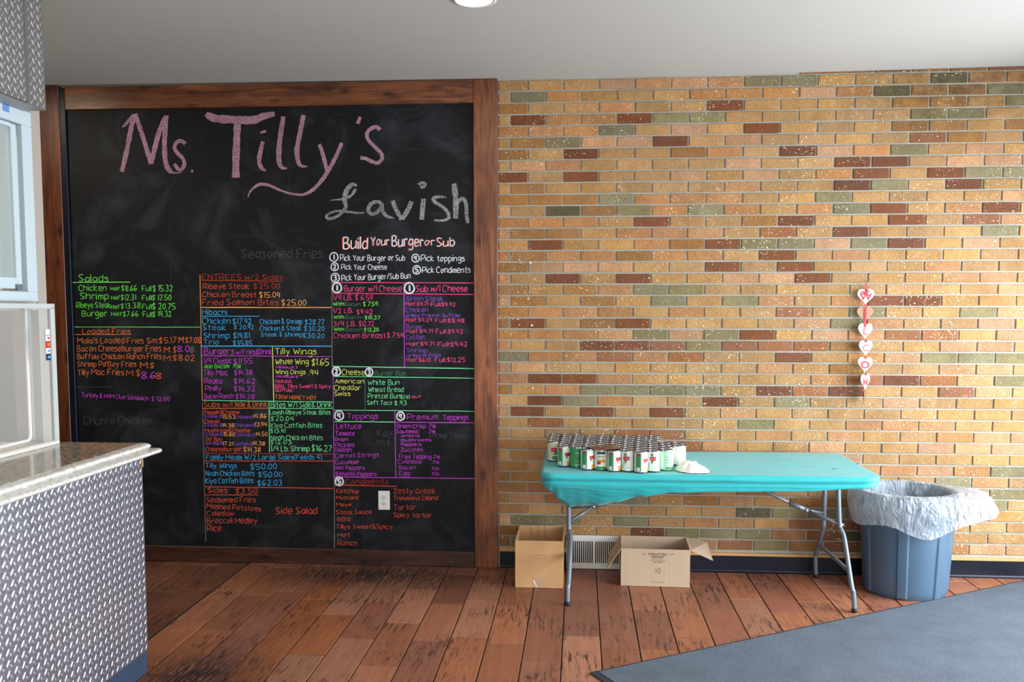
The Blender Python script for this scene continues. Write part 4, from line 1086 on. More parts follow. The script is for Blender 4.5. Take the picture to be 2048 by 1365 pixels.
# acrylic guard box standing on the granite under the window
ab = empty('acrylic_guard', (-1.98, -2.4, 1.0), 'clear acrylic box guard with card stickers standing on the granite counter', 'guard')
ax1, ax0, ay1, ay0 = -1.925, kx+.001, -1.727, -3.4
loc(ab, MB().box(ax1-.005, ay0, 1.016, ax1, ay1, 1.588)).build('front_sheet', M['acrylic'], ab)
loc(ab, MB().box(ax0, ay1-.004, 1.016, ax1-.005, ay1, 1.588)).build('end_sheet', M['acrylic'], ab)
loc(ab, MB().box(ax0, ay0, 1.582, ax1+.001, ay1+.001, 1.603, b=.001)).build('top_sheet', M['acryledge'], ab)
loc(ab, MB().box(ax1-.0055, ay1-.030, 1.016, ax1+.001, ay1+.001, 1.587, b=.001)).build('corner_strip', M['acryledge'], ab)
loc(ab, MB().box(ax0, ay1-.022, 1.016, ax0+.006, ay1-.006, 1.587, b=.001)).build('corner_strip', M['acryledge'], ab)
loc(ab, MB().box(ax1-.030, ay0, 1.0012, ax1+.001, ay1+.001, 1.016, b=.001)).build('base_strip', M['white'], ab)
pts = [(-3.3, 1.022), (-1.80, 1.022)]+[(-1.80+.022*math.sin(k*math.pi/8), 1.044-.022*math.cos(k*math.pi/8)) for k in range(1, 5)]+[(-1.778, 1.585)]
loc(ab, MB().tube([(ax0+.012, y, z) for y, z in pts], .007, 8)).build('inner_rim', M['white'], ab, smooth=True)
for k, (m1, m2) in enumerate((('labelwhite', None), ('labelwhite', 'rose'), ('sred', 'samber'), ('labelwhite', 'sblue'), ('snavy', 'ssky'))):
    for nme, cc in (('sred', (214, 48, 44)), ('samber', (238, 140, 40)), ('sblue', (120, 140, 210)), ('snavy', (22, 42, 96)), ('ssky', (90, 180, 236))):
        if nme not in M: M[nme] = plain('sticker '+nme[1:], cc, .4, var=.02)
    z1 = 1.497-k*.0265; ya, yb = -1.800, -1.768
    mb = MB(); mb.box(ax1+.0002, ya-.001, z1-.0262, ax1+.0006, yb+.001, z1+.0002, 0); mb.box(ax1+.0006, ya, z1-.025, ax1+.001, yb, z1-.0008, 1)
    if m2: mb.box(ax1+.001, (ya+yb)/2-.004, z1-.018, ax1+.0013, yb-.003, z1-.008, 2)
    loc(ab, mb).build('card_sticker', [M['snavy'], M[m1], M[m2 or m1]], ab)
# inside: shelf with a metal dish
tag(MB().box(-2.60, -4.5, .949, -2.0345, -1.70, 1.001, b=.003).build('kitchen_shelf', M['granite_edge']), 'pale pass-through shelf inside the serving window', 'shelf')
mb = MB(); mb.lathe([(.03, 0), (.035, .02), (.012, .03), (.012, .045), (.06, .052), (.085, .062), (.088, .066), (.08, .064), (.0, .058)], 28)
o = mb.build('steel_dish', M['steel'], None, smooth=True); o.location = (-2.26, -1.90, 1.0015); tag(o, 'shallow steel dish on a foot seen through the acrylic guard', 'dish')

# ------------------------------------------------------------------ recessed ceiling lights
def downlight(x, y, label, power):
    z = zceil(x); t = empty('ceiling_light', (x, y, z), label, 'light')
    MB().lathe([(.098, -.0005), (.096, -.006), (.084, -.009), (.078, -.004)], 40).build('trim_ring', M['whiteenamel'], t, smooth=True)
    mb = MB(); mb.lathe([(.078, -.0045), (.04, -.006), (.0005, -.0065)], 40); mb.build('lamp_lens', M['lamp'], t, smooth=True)
    l = bpy.data.lights.new('downlight', 'AREA'); l.shape = 'DISK'; l.size = .15; l.energy = power; l.color = (1, .86, .66)
    o = bpy.data.objects.new('downlight', l); C.objects.link(o); o.parent = t; o.location = (0, 0, -.012)
pd = F(953, 10, 2.939)
downlight(pd.x, pd.y-.078, 'round recessed ceiling light at the top centre of the photo', 6)
downlight(-3.10, -.79, 'round recessed light over the passage behind the soffit', 8)
downlight(-2.6, -2.4, 'unseen recessed light added to brighten the kitchen behind the serving window', 10)  # unseen lamp put in to light the inner kitchen wall

# ------------------------------------------------------------------ folding table
tb = empty('folding_table', (.97, -.49, 0), 'long grey-legged folding table under turquoise cloth by the brick wall', 'table')
TZ = .741
loc(tb, MB().box(.148, -.842, TZ-.045, 1.792, -.138, TZ, b=.012)).build('tabletop', M['whiteenamel'], tb)
R_ = .0125
def legpts(l): return [W(u, v, y) for u, v, y in l]
def path_smooth(p, n=5):
    P_ = [p[0]]+list(p)+[p[-1]]; out = []
    for i in range(1, len(P_)-2):
        for k in range(n):
            t = k/n; out.append(.5*((2*P_[i])+(-P_[i-1]+P_[i+1])*t+(2*P_[i-1]-5*P_[i]+4*P_[i+1]-P_[i+2])*t*t+(-P_[i-1]+3*P_[i]-3*P_[i+1]+P_[i+2])*t**3))
    out.append(p[-1]); return out
FR = [Vector(p) for p in ((1.728, -.475, .70), (1.730, -.48, .43), (1.738, -.515, .35), (1.748, -.655, .135), (1.752, -.695, .10), (1.755, -.70, .018))]
frp = legpts([(1676, 960, -.475), (1679, 1045, -.485), (1683, 1062, -.50), (1689, 1080, -.53), (1703, 1172, -.675), (1707, 1186, -.69), (1709, 1222, -.70)])
bkp = legpts([(1650, 960, -.29), (1648, 1040, -.28), (1646, 1058, -.265), (1633, 1105, -.115), (1631, 1117, -.10), (1632, 1153, -.09)])
flp = legpts([(1137, 960, -.475), (1138, 1052, -.49), (1139, 1064, -.50), (1141.5, 1080, -.53), (1137.5, 1160, -.665), (1136, 1175, -.69), (1135, 1211, -.70)])
blp = [Vector((flp[0].x+.0, p.y, p.z)) for p in bkp]
feet = []
for pts in (frp, bkp, flp, blp):
    pts[-1].z = .012
    lp = path_smooth(pts)
    loc(tb, MB().tube(lp, R_, 14)).build('leg', M['steelpaint'], tb, smooth=True)
    e = pts[-1]; loc(tb, MB().lathe([(.0125, .022), (.0148, .022), (.0152, .002), (.013, .0005)], 16, (e.x, e.y, 0), capb=True)).build('rubber_foot', M['rubber'], tb, smooth=True)
# flat lower stretcher between the two right legs
def bar(mb, a, b_, w, t):
    a = Vector(a); b_ = Vector(b_); d = (b_-a).normalized(); s = d.cross(Vector((1, 0, 0))).normalized()*w/2; u = Vector((t/2, 0, 0))
    vs = [a-s-u, a+s-u, b_+s-u, b_-s-u, a-s+u, a+s+u, b_+s+u, b_-s+u]
    mb.add(vs, [(0,1,2,3),(7,6,5,4),(0,4,5,1),(1,5,6,2),(2,6,7,3),(3,7,4,0)])
for bp_, fp_ in ((bkp, frp), (blp, flp)):
    a = bp_[3]+(bp_[2]-bp_[3])*.35; b_ = fp_[4]+(fp_[3]-fp_[4])*.30
    mb = MB(); bar(mb, a, b_, .020, .012); loc(tb, mb).build('stretcher', M['steelpaint'], tb)
# folding braces: one arm from under the top to a hinge, forked to both legs
def brace(top, hinge, fr, bk):
    mb = MB(); mb.tube([top, hinge], .0085, 10); loc(tb, mb).build('brace_arm', M['steelpaint'], tb, smooth=True)
    h = Vector(hinge); t = Vector(top); d = (t-h).normalized()
    mb = MB(); mb.tube([h+d*.10, h-d*.012], .0135, 10); mb.tube([h+Vector((0, -.016, 0)), h+Vector((0, .016, 0))], .011, 10); loc(tb, mb).build('brace_sleeve', M['steelpaint'], tb, smooth=True)
    mb = MB(); mb.tube([h, fr], .0095, 10); mb.tube([h, bk], .0085, 10); loc(tb, mb).build('brace_fork', M['steelpaint'], tb, smooth=True)
    mb = MB(); mb.lathe([(.006, 0), (.006, .003), (.002, .005)], 12, (0, 0, 0), capt=True); mb.v = [(h.x+v[0], h.y-.016-v[2], h.z+v[1]) for v in mb.v]
    loc(tb, mb).build('hinge_rivet', M['steel'], tb)
brace(W(1490, 965, -.385), W(1612, 1021, -.385), W(1687, 1052, -.49), W(1646, 1027, -.28))
brace(W(1318, 976, -.385), W(1187, 1013, -.385), W(1140, 1044, -.49), W(1141, 1015, -.28))

# ------------------------------------------------------------------ cloth
def outline(n):
    x0, x1, y0, y1 = .122, 1.822, -.873, -.112; rr = .06
    cs = [(x1-rr, y1-rr, 0, rr), (x0+rr, y1-rr, 90, rr), (x0+rr, y0+rr, 180, rr), (x1-.085, y0+.085, 270, .085)]
    pts = []
    for cx, cy, a0, r in cs:
        for k in range(9): a = math.radians(a0+90*k/8); pts.append(Vector((cx+r*math.cos(a), cy+r*math.sin(a), 0)))
    seg = [(pts[(i+1) % len(pts)]-pts[i]).length for i in range(len(pts))]; tot = sum(seg); out = []
    for k in range(n):
        s = tot*k/n; i = 0
        while s > seg[i]: s -= seg[i]; i += 1
        out.append(pts[i].lerp(pts[(i+1) % len(pts)], s/seg[i]))
    return out
NO = 360; OL = outline(NO); cc = Vector((.97, -.49, 0)); ZT = .7455
def interp(tbl, x):
    for (a, va), (b_, vb) in zip(tbl, tbl[1:]):
        if x <= b_: t = max(0, (x-a)/(b_-a)); t = t*t*(3-2*t); return va+(vb-va)*t
    return tbl[-1][1]
HEM = [(.122, .665), (.165, .640), (.215, .590), (.262, .548), (.30, .556), (.40, .566), (.50, .590), (.62, .625), (.78, .650), (1.0, .660), (1.4, .668), (1.7, .685), (1.82, .694)]
INS = [(.122, .01), (.20, .06), (.262, .10), (.34, .085), (.5, .045), (.7, .015), (.9, .004), (1.82, .004)]
vs = []; fs = []
inner = [0.02, .12, .24, .36, .48, .58, .67, .75, .82, .88, .93, .965, .985]
def topz(p):
    w = 0
    w += .0018*noise.noise(Vector((p.x*2.2, p.y*26, 0)))+.0012*noise.noise(Vector((p.x*7, p.y*16, 3)))
    d = Vector((p.x-1.40, (p.y+.52)*1.4)); w += .006*math.exp(-(d.length/.035)**2)
    t = p.y+.50-(p.x-1.40)*-.25
    if 1.36 < p.x < 1.75: w += .0035*math.exp(-(t/.018)**2)*(1.75-p.x)/.35
    return ZT+max(-.0015, w)
for s in inner:
    for o_ in OL:
        p = Vector((cc.x+(o_.x-cc.x)*(1-(1-s)*1.0), cc.y+(o_.y-cc.y)*s, 0)) if False else cc+(o_-cc)*s
        vs.append((p.x, p.y, topz(p)))
# skirt rings
SK = [(.000, -.005, 0), (.0028, .0012, 0), (.009, .0052, 0), (.018, .0080, 0), (.026, .0082, 0), (.033, .0050, 0), (.038, -.0035, 0), (.042, -.0060, 0), (.047, -.0010, 0), (.054, .0035, 0)]
for dz, out, _ in SK:
    for i, o_ in enumerate(OL):
        n_ = (OL[(i+1) % NO]-OL[i-1]).normalized(); nn = Vector((n_.y, -n_.x, 0))
        k = .0015*noise.noise(Vector((o_.x*5, o_.y*5, dz*60)))
        ds = dz*(1-.25*max(0, (o_.x-1.5)/.3)) if o_.y < -.7 else dz
        p = o_+nn*(out+k); vs.append((p.x, p.y, ZT-ds))
for t in (.2, .4, .6, .8, 1.0):
    for i, o_ in enumerate(OL):
        n_ = (OL[(i+1) % NO]-OL[i-1]).normalized(); nn = Vector((n_.y, -n_.x, 0))
        front = max(0, min(1, (-.70-o_.y)/.14)) if True else 0
        hem = interp(HEM, o_.x); side = .668
        if o_.x < .2 and o_.y > -.80: front *= .4
        hz = side+(hem-side)*front; ins = interp(INS, o_.x)*front+.004*(1-front)
        z0 = ZT-.054; z = z0+(hz-z0)*t
        w = .004*noise.noise(Vector((o_.x*9+t, o_.y*9, t*2)))*t*front*(1 if o_.x < .7 else .2)
        p = o_+nn*(.0008-ins*t**1.15+w); vs.append((p.x, p.y, z))
nr = len(vs)//NO
for r in range(nr-1):
    for i in range(NO):
        j = (i+1) % NO; fs.append((r*NO+i, r*NO+j, (r+1)*NO+j, (r+1)*NO+i))
vs.append((cc.x, cc.y, ZT)); fs += [(len(vs)-1, (i+1) % NO, i) for i in range(NO)]
fs = [tuple(reversed(f)) for f in fs]
cl = obj('tablecloth', vs, fs, M['cloth'], None, smooth=True)
sd = cl.modifiers.new('solid', 'SOLIDIFY'); sd.thickness = .0012; sd.offset = -1
tag(cl, 'turquoise stretch cloth over the folding table, drooping at the front left leg', 'tablecloth')
# folded tab of the hem and small slits
def ribmesh(pts, w, th, mat, name, parent, smooth=True):
    pass
a = W(1168, 998, -.765); b_ = W(1190, 1000, -.765)
p0_ = [W(u, v, y) for u, v, y in ((1160, 978, -.806), (1170, 990, -.79), (1176, 1001, -.78))]
mb = MB()
q = [W(u, v, -.815) for u, v in ((1163, 977), (1172, 975), (1184, 996), (1176, 1000), (1166, 990))]
mb.prism([(p.x, p.z) for p in q], 1, -.797, -.792)
mb.v = [(x, y+(.70-z)*.35, z) for x, y, z in mb.v]
mb.build('hem_tab', M['cloth'], cl)
for k, (u, v, w, h) in enumerate(((1666, 938.5, 4, 2.5), (1671, 938, 3, 3), (1716, 929, 9, 3.2))):
    c = F(u, v, ZT+.001); mb = MB(); sx_ = w*.0026; mb.add([(c.x-sx_/2, c.y+.012, ZT+.0022), (c.x+.002, c.y+.004, ZT+.0022), (c.x+sx_/2, c.y-.022, ZT+.0022), (c.x-.001, c.y-.006, ZT+.0022)], [(3, 2, 1, 0)])
    mb.build('slit', M['dark'], cl, label='small dark slit torn in the cloth')

# ------------------------------------------------------------------ cans
CH_, CRD = .108, .0345
cells = []
def col(xb, yb, xf, yf, n, cid):
    for k in range(n):
        t = k/(n-1) if n > 1 else 0; cells.append([xb+(xf-xb)*t, yb+(yf-yb)*t, cid, k == n-1])
col(.176, -.215, .178, -.492, 5, 0); col(.246, -.212, .237, -.660, 7, 1); col(.317, -.232, .300, -.680, 7, 2); col(.392, -.255, .357, -.752, 8, 3); col(.463, -.25, .426, -.757, 8, 4)
col(.534, -.263, .495, -.790, 8, 5); col(.604, -.258, .563, -.787, 8, 6); col(.673, -.253, .630, -.820, 8, 7); col(.744, -.247, .697, -.788, 8, 8); col(.80, -.500, .764, -.745, 4, 9); cells.append([.845, -.512, 10, True]); cells.append([.832, -.585, 10, False])
for it in range(120):
    for i in range(len(cells)):
        for j in range(i):
            dx = cells[i][0]-cells[j][0]; dy = cells[i][1]-cells[j][1]; d = math.hypot(dx, dy)
            if d < .0705:
                k = (.0705-d)/2/d; wi = .25 if cells[i][3] else 1; wj = .25 if cells[j][3] else 1
                cells[i][0] += dx*k*wi; cells[i][1] += dy*k*wi; cells[j][0] -= dx*k*wj; cells[j][1] -= dy*k*wj
def wrap(vs, ang, R, z0):   # flat (x, y) -> on the can wall, ang = direction it faces
    out = []
    for v in vs:
        a = ang+v[0]/R; out.append((R*math.sin(a), -R*math.cos(a), z0+v[1]))
    return out
def patch(mb, ang, wdt, z0, z1, R, mi=0, n=6):
    vs = []
    for k in range(n+1):
        a = ang+wdt*(k/n-.5)/R
        vs += [(R*math.sin(a), -R*math.cos(a), z0), (R*math.sin(a), -R*math.cos(a), z1)]
    mb.add(vs, [(2*k, 2*k+2, 2*k+3, 2*k+1) for k in range(n)], mi)
TXC = {}
def cantext(par, s, size, ang, z, mat):
    if (s, size) not in TXC: TXC[(s, size)] = textmesh(s, size, .0002)
    vs, fs = TXC[(s, size)]
    obj('label_text', wrap([(v.x, v.y) for v in vs], ang, CRD+.0006+.0001, z), fs, mat, par)
def canshell():
    mb = MB(); r = CRD
    mb.lathe([(r-.0025, .002), (r-.0005, 0), (r, .0015), (r-.0004, .004), (r-.0004, CH_-.006), (r-.0016, CH_-.0045), (r, CH_-.0015), (r-.0006, CH_), (r-.0022, CH_-.0005), (r-.003, CH_-.004)], 28, capb=True)
    return mb
CANM = {}
def make_can(kind, loc_, label, group=None):
    t = empty('food_can', loc_, label, 'can', group)
    if 'shell' not in CANM:
        CANM['shell'] = canshell(); CANM['lid'] = MB().lathe([(CRD-.003, CH_-.004), (CRD-.006, CH_-.0046), (CRD-.0075, CH_-.0038), (CRD-.010, CH_-.0042), (.0005, CH_-.0042)], 28)
    def inst(key, nm, mat):
        if key+'_me' not in CANM:
            o = CANM[key].build(nm, mat, t, smooth=True); CANM[key+'_me'] = o.data
        else:
            o = bpy.data.objects.new(nm, CANM[key+'_me']); C.objects.link(o); o.parent = t
        return o
    inst('shell', 'can_shell', M['canrim']); inst('lid', 'can_lid', M['lid'])
    base = {'white': 'labelwhite', 'back': 'labelwhite', 'green': 'labelgreen', 'mint': 'labelmint', 'apple': 'labelwhite', 'corn': 'labelwhite', 'ivory': 'ivory', 'peas': 'labelwhite'}[kind]
    key = 'lab'+base
    if key not in CANM: CANM[key] = MB().lathe([(CRD+.0002, .0045), (CRD+.0002, CH_-.007)], 28)
    lb = inst(key, 'paper_label', M[base]); R = CRD+.0005
    if kind == 'white':
        mb = MB(); patch(mb, -.62, .030, .006, CH_-.009, R, 0); patch(mb, -.52, .016, .084, .096, R+.0003, 1); patch(mb, -.62, .018, .008, .026, R+.0003, 2)
        patch(mb, .62, .030, .055, .073, R+.0003, 1); patch(mb, .46, .008, .045, .058, R+.0002, 1); patch(mb, .62, .020, .040, .046, R+.0003, 3); patch(mb, .85, .022, .006, .028, R+.0003, 4)
        mb.build('label_print', [M['labelgreen'], M['labelred'], M['labelwhite'], M['labelmint'], M['fruit']], lb)
        cantext(lb, "Stokely's", .0088, .62, .064, M['labelwhite']); cantext(lb, "Stokely's", .0045, -.52, .090, M['labelwhite'])
    elif kind == 'green':
        mb = MB(); patch(mb, .1, .022, .074, .078, R, 0); patch(mb, .1, .026, .03, .033, R, 1); patch(mb, .1, .03, .012, .016, R, 0); mb.build('label_print', [M['labelmint'], M['fruit']], lb)
    elif kind == 'mint':
        mb = MB(); patch(mb, -.7, .014, .006, .095, R, 0); patch(mb, .3, .04, .07, .072, R, 1); patch(mb, .3, .04, .055, .057, R, 1); patch(mb, .3, .04, .04, .042, R, 1); patch(mb, .6, .05, .006, .018, R, 2)
        mb.build('label_print', [M['labelwhite'], M['labelgreen'], M['leafprint']], lb)
    elif kind == 'apple':
        mb = MB(); patch(mb, 0, .060, .005, .018, R, 0, 10); patch(mb, 0, .046, .083, .096, R, 1, 8); patch(mb, .05, .040, .040, .056, R, 2, 8); patch(mb, -.32, .020, .030, .046, R+.0002, 3); patch(mb, .25, .026, .022, .036, R+.0002, 4)
        mb.build('label_print', [M['leafprint'], M['labeldark'], M['fruit'], M['fruitred'], M['cream']], lb)
        cantext(lb, 'APPLES', .0115, 0, .070, M['rose'])
    elif kind in ('corn', 'peas'):
        mb = MB(); patch(mb, -.35, .034, .058, .078, R+.0002, 0)
        vs = [( -.014, .0), (.004, .03), (.012, .044), (.0, .05), (-.014, .03)]
        mb.add(wrap([(x, y) for x, y in vs], -.55, R+.0003, .012), [(0, 1, 2, 3, 4)], 1); mb.add(wrap([(-.01, 0), (.012, .004), (.004, .012)], -.2, R+.0003, .012), [(0, 1, 2)], 2)
        patch(mb, .95, .012, .006, .095, R, 3); patch(mb, -.5, .016, .080, .094, R+.0002, 1)
        mb.build('label_print', [M['labelred'], M['leafprint'], M['labelgreen'], M['labelgreen']], lb)
        cantext(lb, "Stokely's", .0088, -.35, .068, M['labelwhite'])
    elif kind == 'ivory':
        mb = MB(); patch(mb, .05, .036, .052, .074, R+.0002, 0, 8); patch(mb, .30, .026, .036, .050, R, 1); patch(mb, .2, .03, .008, .028, R, 2, 8); mb.build('label_print', [M['labelred'], M['labelgreen'], M['leafprint']], lb)
        cantext(lb, "Stokely's", .0088, .05, .064, M['labelwhite'])
    return t
fronts = {0: ('ivory', 'leftmost front can with ivory label and red ribbon, on the turquoise cloth'), 1: ('white', 'white and green vegetable can, second from left in the front row'), 2: ('green', 'plain green-labelled can, third from left in the front row'),
          3: ('white', 'white and green can standing just left of the apple can'), 4: ('apple', 'can with an orange and red apple picture in the front row'), 5: ('white', 'white and green can standing just right of the apple can'),
          6: ('corn', 'front can with green bean picture, between two white and green cans'), 7: ('white', 'foremost white and green can, nearest the table edge'), 8: ('corn', 'front can with green bean picture, left of the mint green can'),
          9: ('mint', 'mint green can at the right end of the front row'), 10: ('peas', 'white can set back at the far right of the cans')}
fname = {0: 'the leftmost ivory front can', 1: 'the second front can from left', 2: 'the plain green front can', 3: 'the front can left of the apple can', 4: 'the apple can', 5: 'the front can right of the apple can',
         6: 'the left one of the two bean picture cans', 7: 'the foremost can', 8: 'the right one of the two bean picture cans', 9: 'the mint green can', 10: 'the can at far right'}
seen = {}; ncol = {}
for c_ in cells: ncol[c_[2]] = ncol.get(c_[2], 0)+1
ncol[10] = 2
random.seed(3)
for x, y, cid, fr in cells:
    if fr: k, lab = fronts[cid]; t = make_can(k, (x, y, ZT+.0045), lab, 'front row of cans')
    else:
        seen[cid] = seen.get(cid, 0)+1; back = ncol[cid]-seen[cid]
        ordw = ['', 'first', 'second', 'third', 'fourth', 'fifth', 'sixth', 'seventh'][back]
        t = make_can('back', (x, y, ZT+.0045), 'steel-lidded food can, %s behind %s' % (ordw, fname[cid]), 'cans packed behind the front row')
    t.rotation_euler = (0, 0, random.uniform(-.15, .15) if fr else random.uniform(-3, 3))

# printed card lying on the cans
zc = ZT+.0045+CH_+.001
P4 = [Vector(p) for p in ((.345, -.700, 0), (.492, -.590, 0), (.530, -.772, 0), (.400, -.835, 0))]
o0 = Vector((.44, -.72, zc)); fl = empty('printed_card', o0, 'glossy dark card with coloured squares lying on the cans', 'card')
mb = MB(); mb.prism([(p.x-o0.x, p.y-o0.y) for p in reversed(P4)], 2, 0, .0012); mb.build('card_sheet', plain('glossy dark card', (46, 22, 26), .15, var=.2), fl)
random.seed(8); cols_ = [(200, 60, 40), (230, 180, 60), (60, 150, 190), (120, 160, 70), (220, 120, 60), (180, 130, 110), (90, 40, 60)]
pm = [plain('card print %d' % i, c_, .2, var=.15) for i, c_ in enumerate(cols_)]
mb = MB()
for i in range(6):
    for j in range(4):
        def bl(s, t): return P4[0].lerp(P4[1], s).lerp(P4[3].lerp(P4[2], s), t)-o0
        q = [bl((i+a)/6, (j+b2)/4) for a, b2 in ((.26, .26), (.78, .26), (.78, .7), (.26, .7))]
        mb.add([(p.x, p.y, .0015) for p in q], [(3, 2, 1, 0)], random.randrange(7))
mb.build('card_print', pm, fl)

# crumpled white paper
n = 26; vs = []; fs = []
pc = Vector((.895, -.715, ZT+.002))
ol = [(-.088, -.02), (-.07, -.085), (-.02, -.125), (.05, -.125), (.082, -.10), (.088, -.06), (.06, .02), (.05, .10), (.02, .12), (-.03, .07), (-.075, .03)]
for r in range(8):
    for k in range(44):
        t = k/44*len(ol); i = int(t); a = ol[i % len(ol)]; b_ = ol[(i+1) % len(ol)]; f = t-i; s = r/7
        x = (a[0]+(b_[0]-a[0])*f)*s; y = (a[1]+(b_[1]-a[1])*f)*s
        h = .050*(1-s**2.6)*(.75+.6*noise.noise(Vector((x*26, y*22, 1))))+.006*noise.noise(Vector((x*55, y*55, 4)))
        vs.append((x, y, max(0.0015, h+.0015)))
for r in range(7):
    for k in range(44): j = (k+1) % 44; fs.append((r*44+k, (r+1)*44+k, (r+1)*44+j, r*44+j))
o = obj('crumpled_paper', vs, fs, M['tissue'], None, smooth=True); o.location = pc
tag(o, 'crumpled white paper on the turquoise cloth right of the cans', 'paper')

# ------------------------------------------------------------------ cardboard boxes
def carton(name, x0, x1, y0, y1, z1, mat, label, t=.004, rz=0):
    c = Vector(((x0+x1)/2, (y0+y1)/2, .001)); b_ = empty(name, c, label, 'box', rz=rz); hx, hy = (x1-x0)/2, (y1-y0)/2
    MB().box(-hx, -hy, 0, hx, -hy+t, z1).build('front_panel', mat, b_)
    MB().box(-hx, hy-t, 0, hx, hy, z1+.002).build('back_panel', mat, b_)
    MB().box(-hx, -hy+t, 0, -hx+t, hy-t, z1).build('side_panel', mat, b_); MB().box(hx-t, -hy+t, 0, hx, hy-t, z1).build('side_panel', mat, b_)
    MB().box(-hx+t, -hy+t, 0, hx-t, hy-t, t).build('bottom_panel', mat, b_)
    return b_, hx, hy
b1_, hx, hy = carton('cardboard_box', -.046, .2255, -.410, -.050, .272, M['card1'], 'taller tan cardboard box on the floor left of the table leg')
MB().box(-.046+.012, -hy-.0006, .001, .052-.012, -hy, .062).build('packing_tape', M['tape'], b1_)
mb = MB(); mb.add([(-.034, -hy-.001, .002), (-.030, -hy-.001, .048), (-.028, -hy-.001, .046), (-.010, -hy-.001, .004), (-.014, -hy-.001, .003), (-.029, -hy-.001, .036)], [(0, 5, 2, 1), (5, 4, 3, 2)]); mb.build('tape_crease', M['white'], b1_)
mb = MB(); pl = [(.0+.038*math.cos(a*math.pi/10)*(1.0), .180+.012*math.sin(a*math.pi/10)) for a in range(20)]
mb.tube([(x, -hy-.0002, z) for x, z in pl]+[(pl[0][0], -hy-.0002, pl[0][1])], .0007, 5); mb.build('handle_outline', M['print'] if False else plain('cardboard crease', (160, 122, 82), .8), b1_)
mb = MB()
for x in (-.066, -.02, .018): mb.box(x-.0008, hy-.0062, .02, x+.0008, hy-.004, .272)
mb.build('panel_crease', plain('cardboard inner crease', (150, 112, 76), .8), b1_)
b2_, hx2, hy2 = carton('cardboard_box', .560, .950, -.335, -.040, .217, M['card2'], 'wide grey-tan cardboard box with black print and open side flaps', rz=-.03)
pr_ = [('FORGOTTEN', .0175, .012, .187), ('HARVEST', .0175, .012, .171), ('Pratt Industries', .0085, .016, .142), ('Recycled corrugated board, 100% paper', .0042, .012, .157), ('Proud to be part of the fight against hunger and waste', .0042, .012, .151), ('This box is made from recycled material', .0042, .012, .026)]
for s, size, xo, z in pr_:
    vs, fs = textmesh(s, size, .0002); obj('box_print', [(v.x+xo, -hy2-.0003-v.z, v.y+z) for v in vs], fs, M['print'], b2_)
mb = MB()
def ring(mb, cx, cz, r, w, n=24):
    vs = [(cx+rr*math.cos(2*math.pi*k/n), -hy2-.0004, cz+rr*math.sin(2*math.pi*k/n)) for rr in (r, r-w) for k in range(n)]
    mb.add(vs, [(k, (k+1) % n, (k+1) % n+n, k+n) for k in range(n)])
ring(mb, .016, .092, .0175, .0012)
for k in range(3):
    a = k*2*math.pi/3+.5
    P5 = [(.0085, -.0), (.011, .006), (.004, .0085), (.002, .0045), (.006, .003)]
    mb.add([(.016+x*math.cos(a)-z*math.sin(a), -hy2-.0004, .092+x*math.sin(a)+z*math.cos(a)) for x, z in P5], [(0, 1, 2, 3, 4)])
for s_ in (-1, 1):    # wheat ears beside the name
    for k in range(5):
        x = .012+s_*(.068+k*.005); z = .187+.0012*k*(1 if s_ > 0 else -.4)
        mb.add([(x-.005, -hy2-.0004, z), (x, -hy2-.0004, z+.0018), (x+.005, -hy2-.0004, z), (x, -hy2-.0004, z-.0012)], [(0, 3, 2, 1)])
mb.build('box_emblem', M['print'], b2_)
def flap(name, hinge_a, hinge_b, out_a, out_b, par, mat, t=.003):
    pts = [Vector(p) for p in (hinge_a, hinge_b, out_b, out_a)]; n_ = (pts[1]-pts[0]).cross(pts[3]-pts[0]).normalized()*t/2
    vs = [p-n_ for p in pts]+[p+n_ for p in pts]
    obj(name, vs, [(3,2,1,0),(4,5,6,7),(0,1,5,4),(1,2,6,5),(2,3,7,6),(3,0,4,7)], mat, par)
flap('box_flap', (-hx2, -hy2, .216), (-hx2, hy2, .216), (-hx2-.078, -hy2+.01, .092), (-hx2-.070, hy2-.01, .10), b2_, M['card2'])
flap('box_flap', (hx2, -hy2, .216), (hx2, hy2, .216), (hx2+.132, -hy2+.04, .150), (hx2+.125, hy2-.02, .195), b2_, M['card2'])

# ------------------------------------------------------------------ bin with liner
bx, by = 2.150, -.282
bn = empty('trash_bin', (bx, by, 0), 'round blue-grey plastic trash bin at the right end of the table', 'bin')
mb = MB(); n = 168
prof = [(.200, .002, 0), (.212, .0, 0), (.219, .012, 1), (.221, .04, 1), (.236, .30, 1), (.247, .47, 1), (.250, .50, 0), (.258, .505, 0), (.262, .515, 0), (.262, .560, 0), (.258, .572, 0), (.250, .572, 0), (.244, .56, 0), (.236, .40, 0), (.205, .02, 0)]
ribs = [math.radians(a) for a in (-113, -61, -10, 41, 92, 143, 195)]
vs = []; fs = []
for r, z, rib in prof:
    for k in range(n):
        a = 2*math.pi*k/n; e = 0
        if rib:
            for rb_ in ribs:
                d = abs((a-rb_+math.pi) % (2*math.pi)-math.pi)
                if d < .11: e = .0075
        rr = r+e; vs.append((rr*math.cos(a), rr*math.sin(a), z))
for i in range(len(prof)-1):
    for k in range(n): a = i*n+k; b_ = i*n+(k+1) % n; fs.append((a, b_, b_+n, a+n))
fs.append(tuple(reversed(range(n)))); fs.append(tuple(range((len(prof)-1)*n, len(prof)*n)))
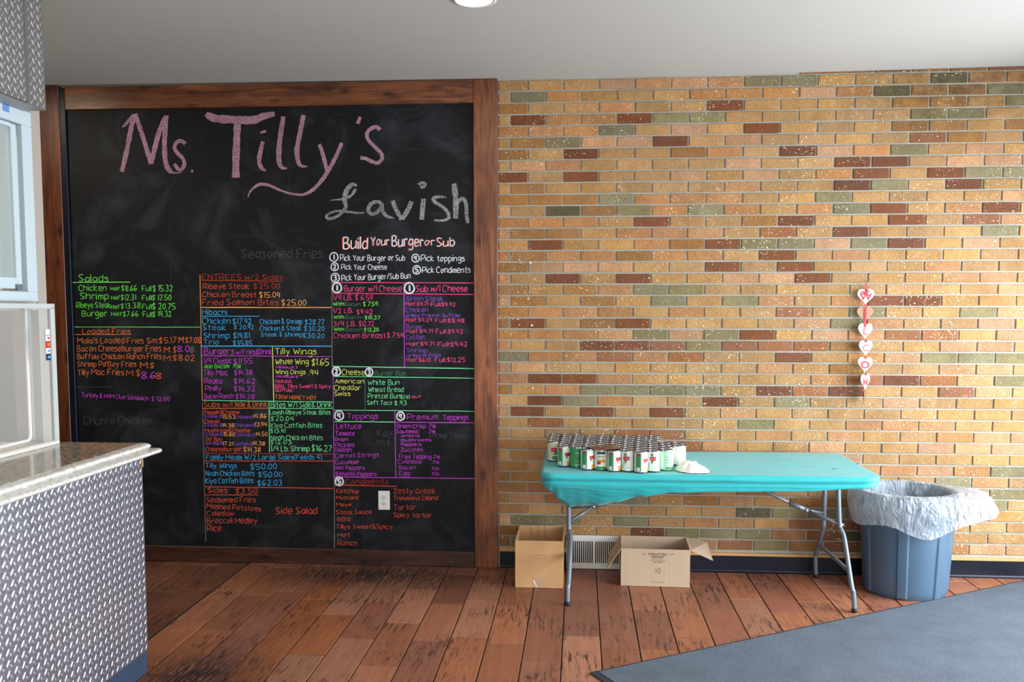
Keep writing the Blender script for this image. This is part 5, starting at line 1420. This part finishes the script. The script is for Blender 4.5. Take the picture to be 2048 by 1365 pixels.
autosmooth(obj('bin_body', vs, fs, M['bin'], bn), 28)
lin_n = 160; vs = []; fs = []
def angd(a, b_): return abs((a-b_+math.pi) % (2*math.pi)-math.pi)
rings = 15
for k in range(lin_n):
    a = 2*math.pi*k/lin_n; fold = math.sin(a*17+2*math.sin(a*3))*.5+math.sin(a*29+1)*.3
    fr = math.exp(-(angd(a, math.radians(-12))/.62)**2)          # flare to the right
    lf = math.exp(-(angd(a, math.radians(200))/.8)**2)
    hemz = .375+.02*math.sin(a*5)+.125*fr+.04*lf; hemr = .290+.02*lf+.175*fr
    pk = math.exp(-(angd(a, math.radians(148))/.22)**2)*.045
    for j in range(rings):
        if j < 5:   # inside, from deep in the bin to the rim
            t = j/4; r = .150+.080*t**.7; z = .26+(.583-.26)*t; r -= .012*abs(fold)*(1-t)+.006*math.sin(a*11+j)
        elif j == 5: r, z = .259, .5865+.002*fold+pk
        else:
            t = (j-5)/(rings-6); bulge = math.sin(min(1, t*1.15)*math.pi)*.030
            r = .268+(hemr-.268)*t**.8+bulge+.007*fold*t*(1-.3*t); z = .585+pk*(1-t)+(hemz-.585)*(t**1.25)
            z += fr*.030*math.sin(math.pi*t)
            r += fr*.03*noise.noise(Vector((math.cos(a)*6, math.sin(a)*6, t*5)))
        w = .007*noise.noise(Vector((math.cos(a)*5, math.sin(a)*5, j*.5)))
        if j > 6: w += .009*noise.noise(Vector((math.cos(a)*14, math.sin(a)*14, j*.35)))
        r += w; x, y = r*math.cos(a), r*math.sin(a)
        y = min(y, -by-.012)
        vs.append((x, y, z+(w*.8 if j > 5 else 0)))
for k in range(lin_n):
    k2 = (k+1) % lin_n
    for j in range(rings-1): fs.append((k*rings+j, k*rings+j+1, k2*rings+j+1, k2*rings+j))
ln = obj('bin_liner', vs, fs, M['film'], None, smooth=True); ln.location = (bx, by, 0)
s2 = ln.modifiers.new('sub', 'SUBSURF'); s2.levels = 1; s2.render_levels = 1
tag(ln, 'thin white liner bag draped over the rim of the trash bin', 'bag')
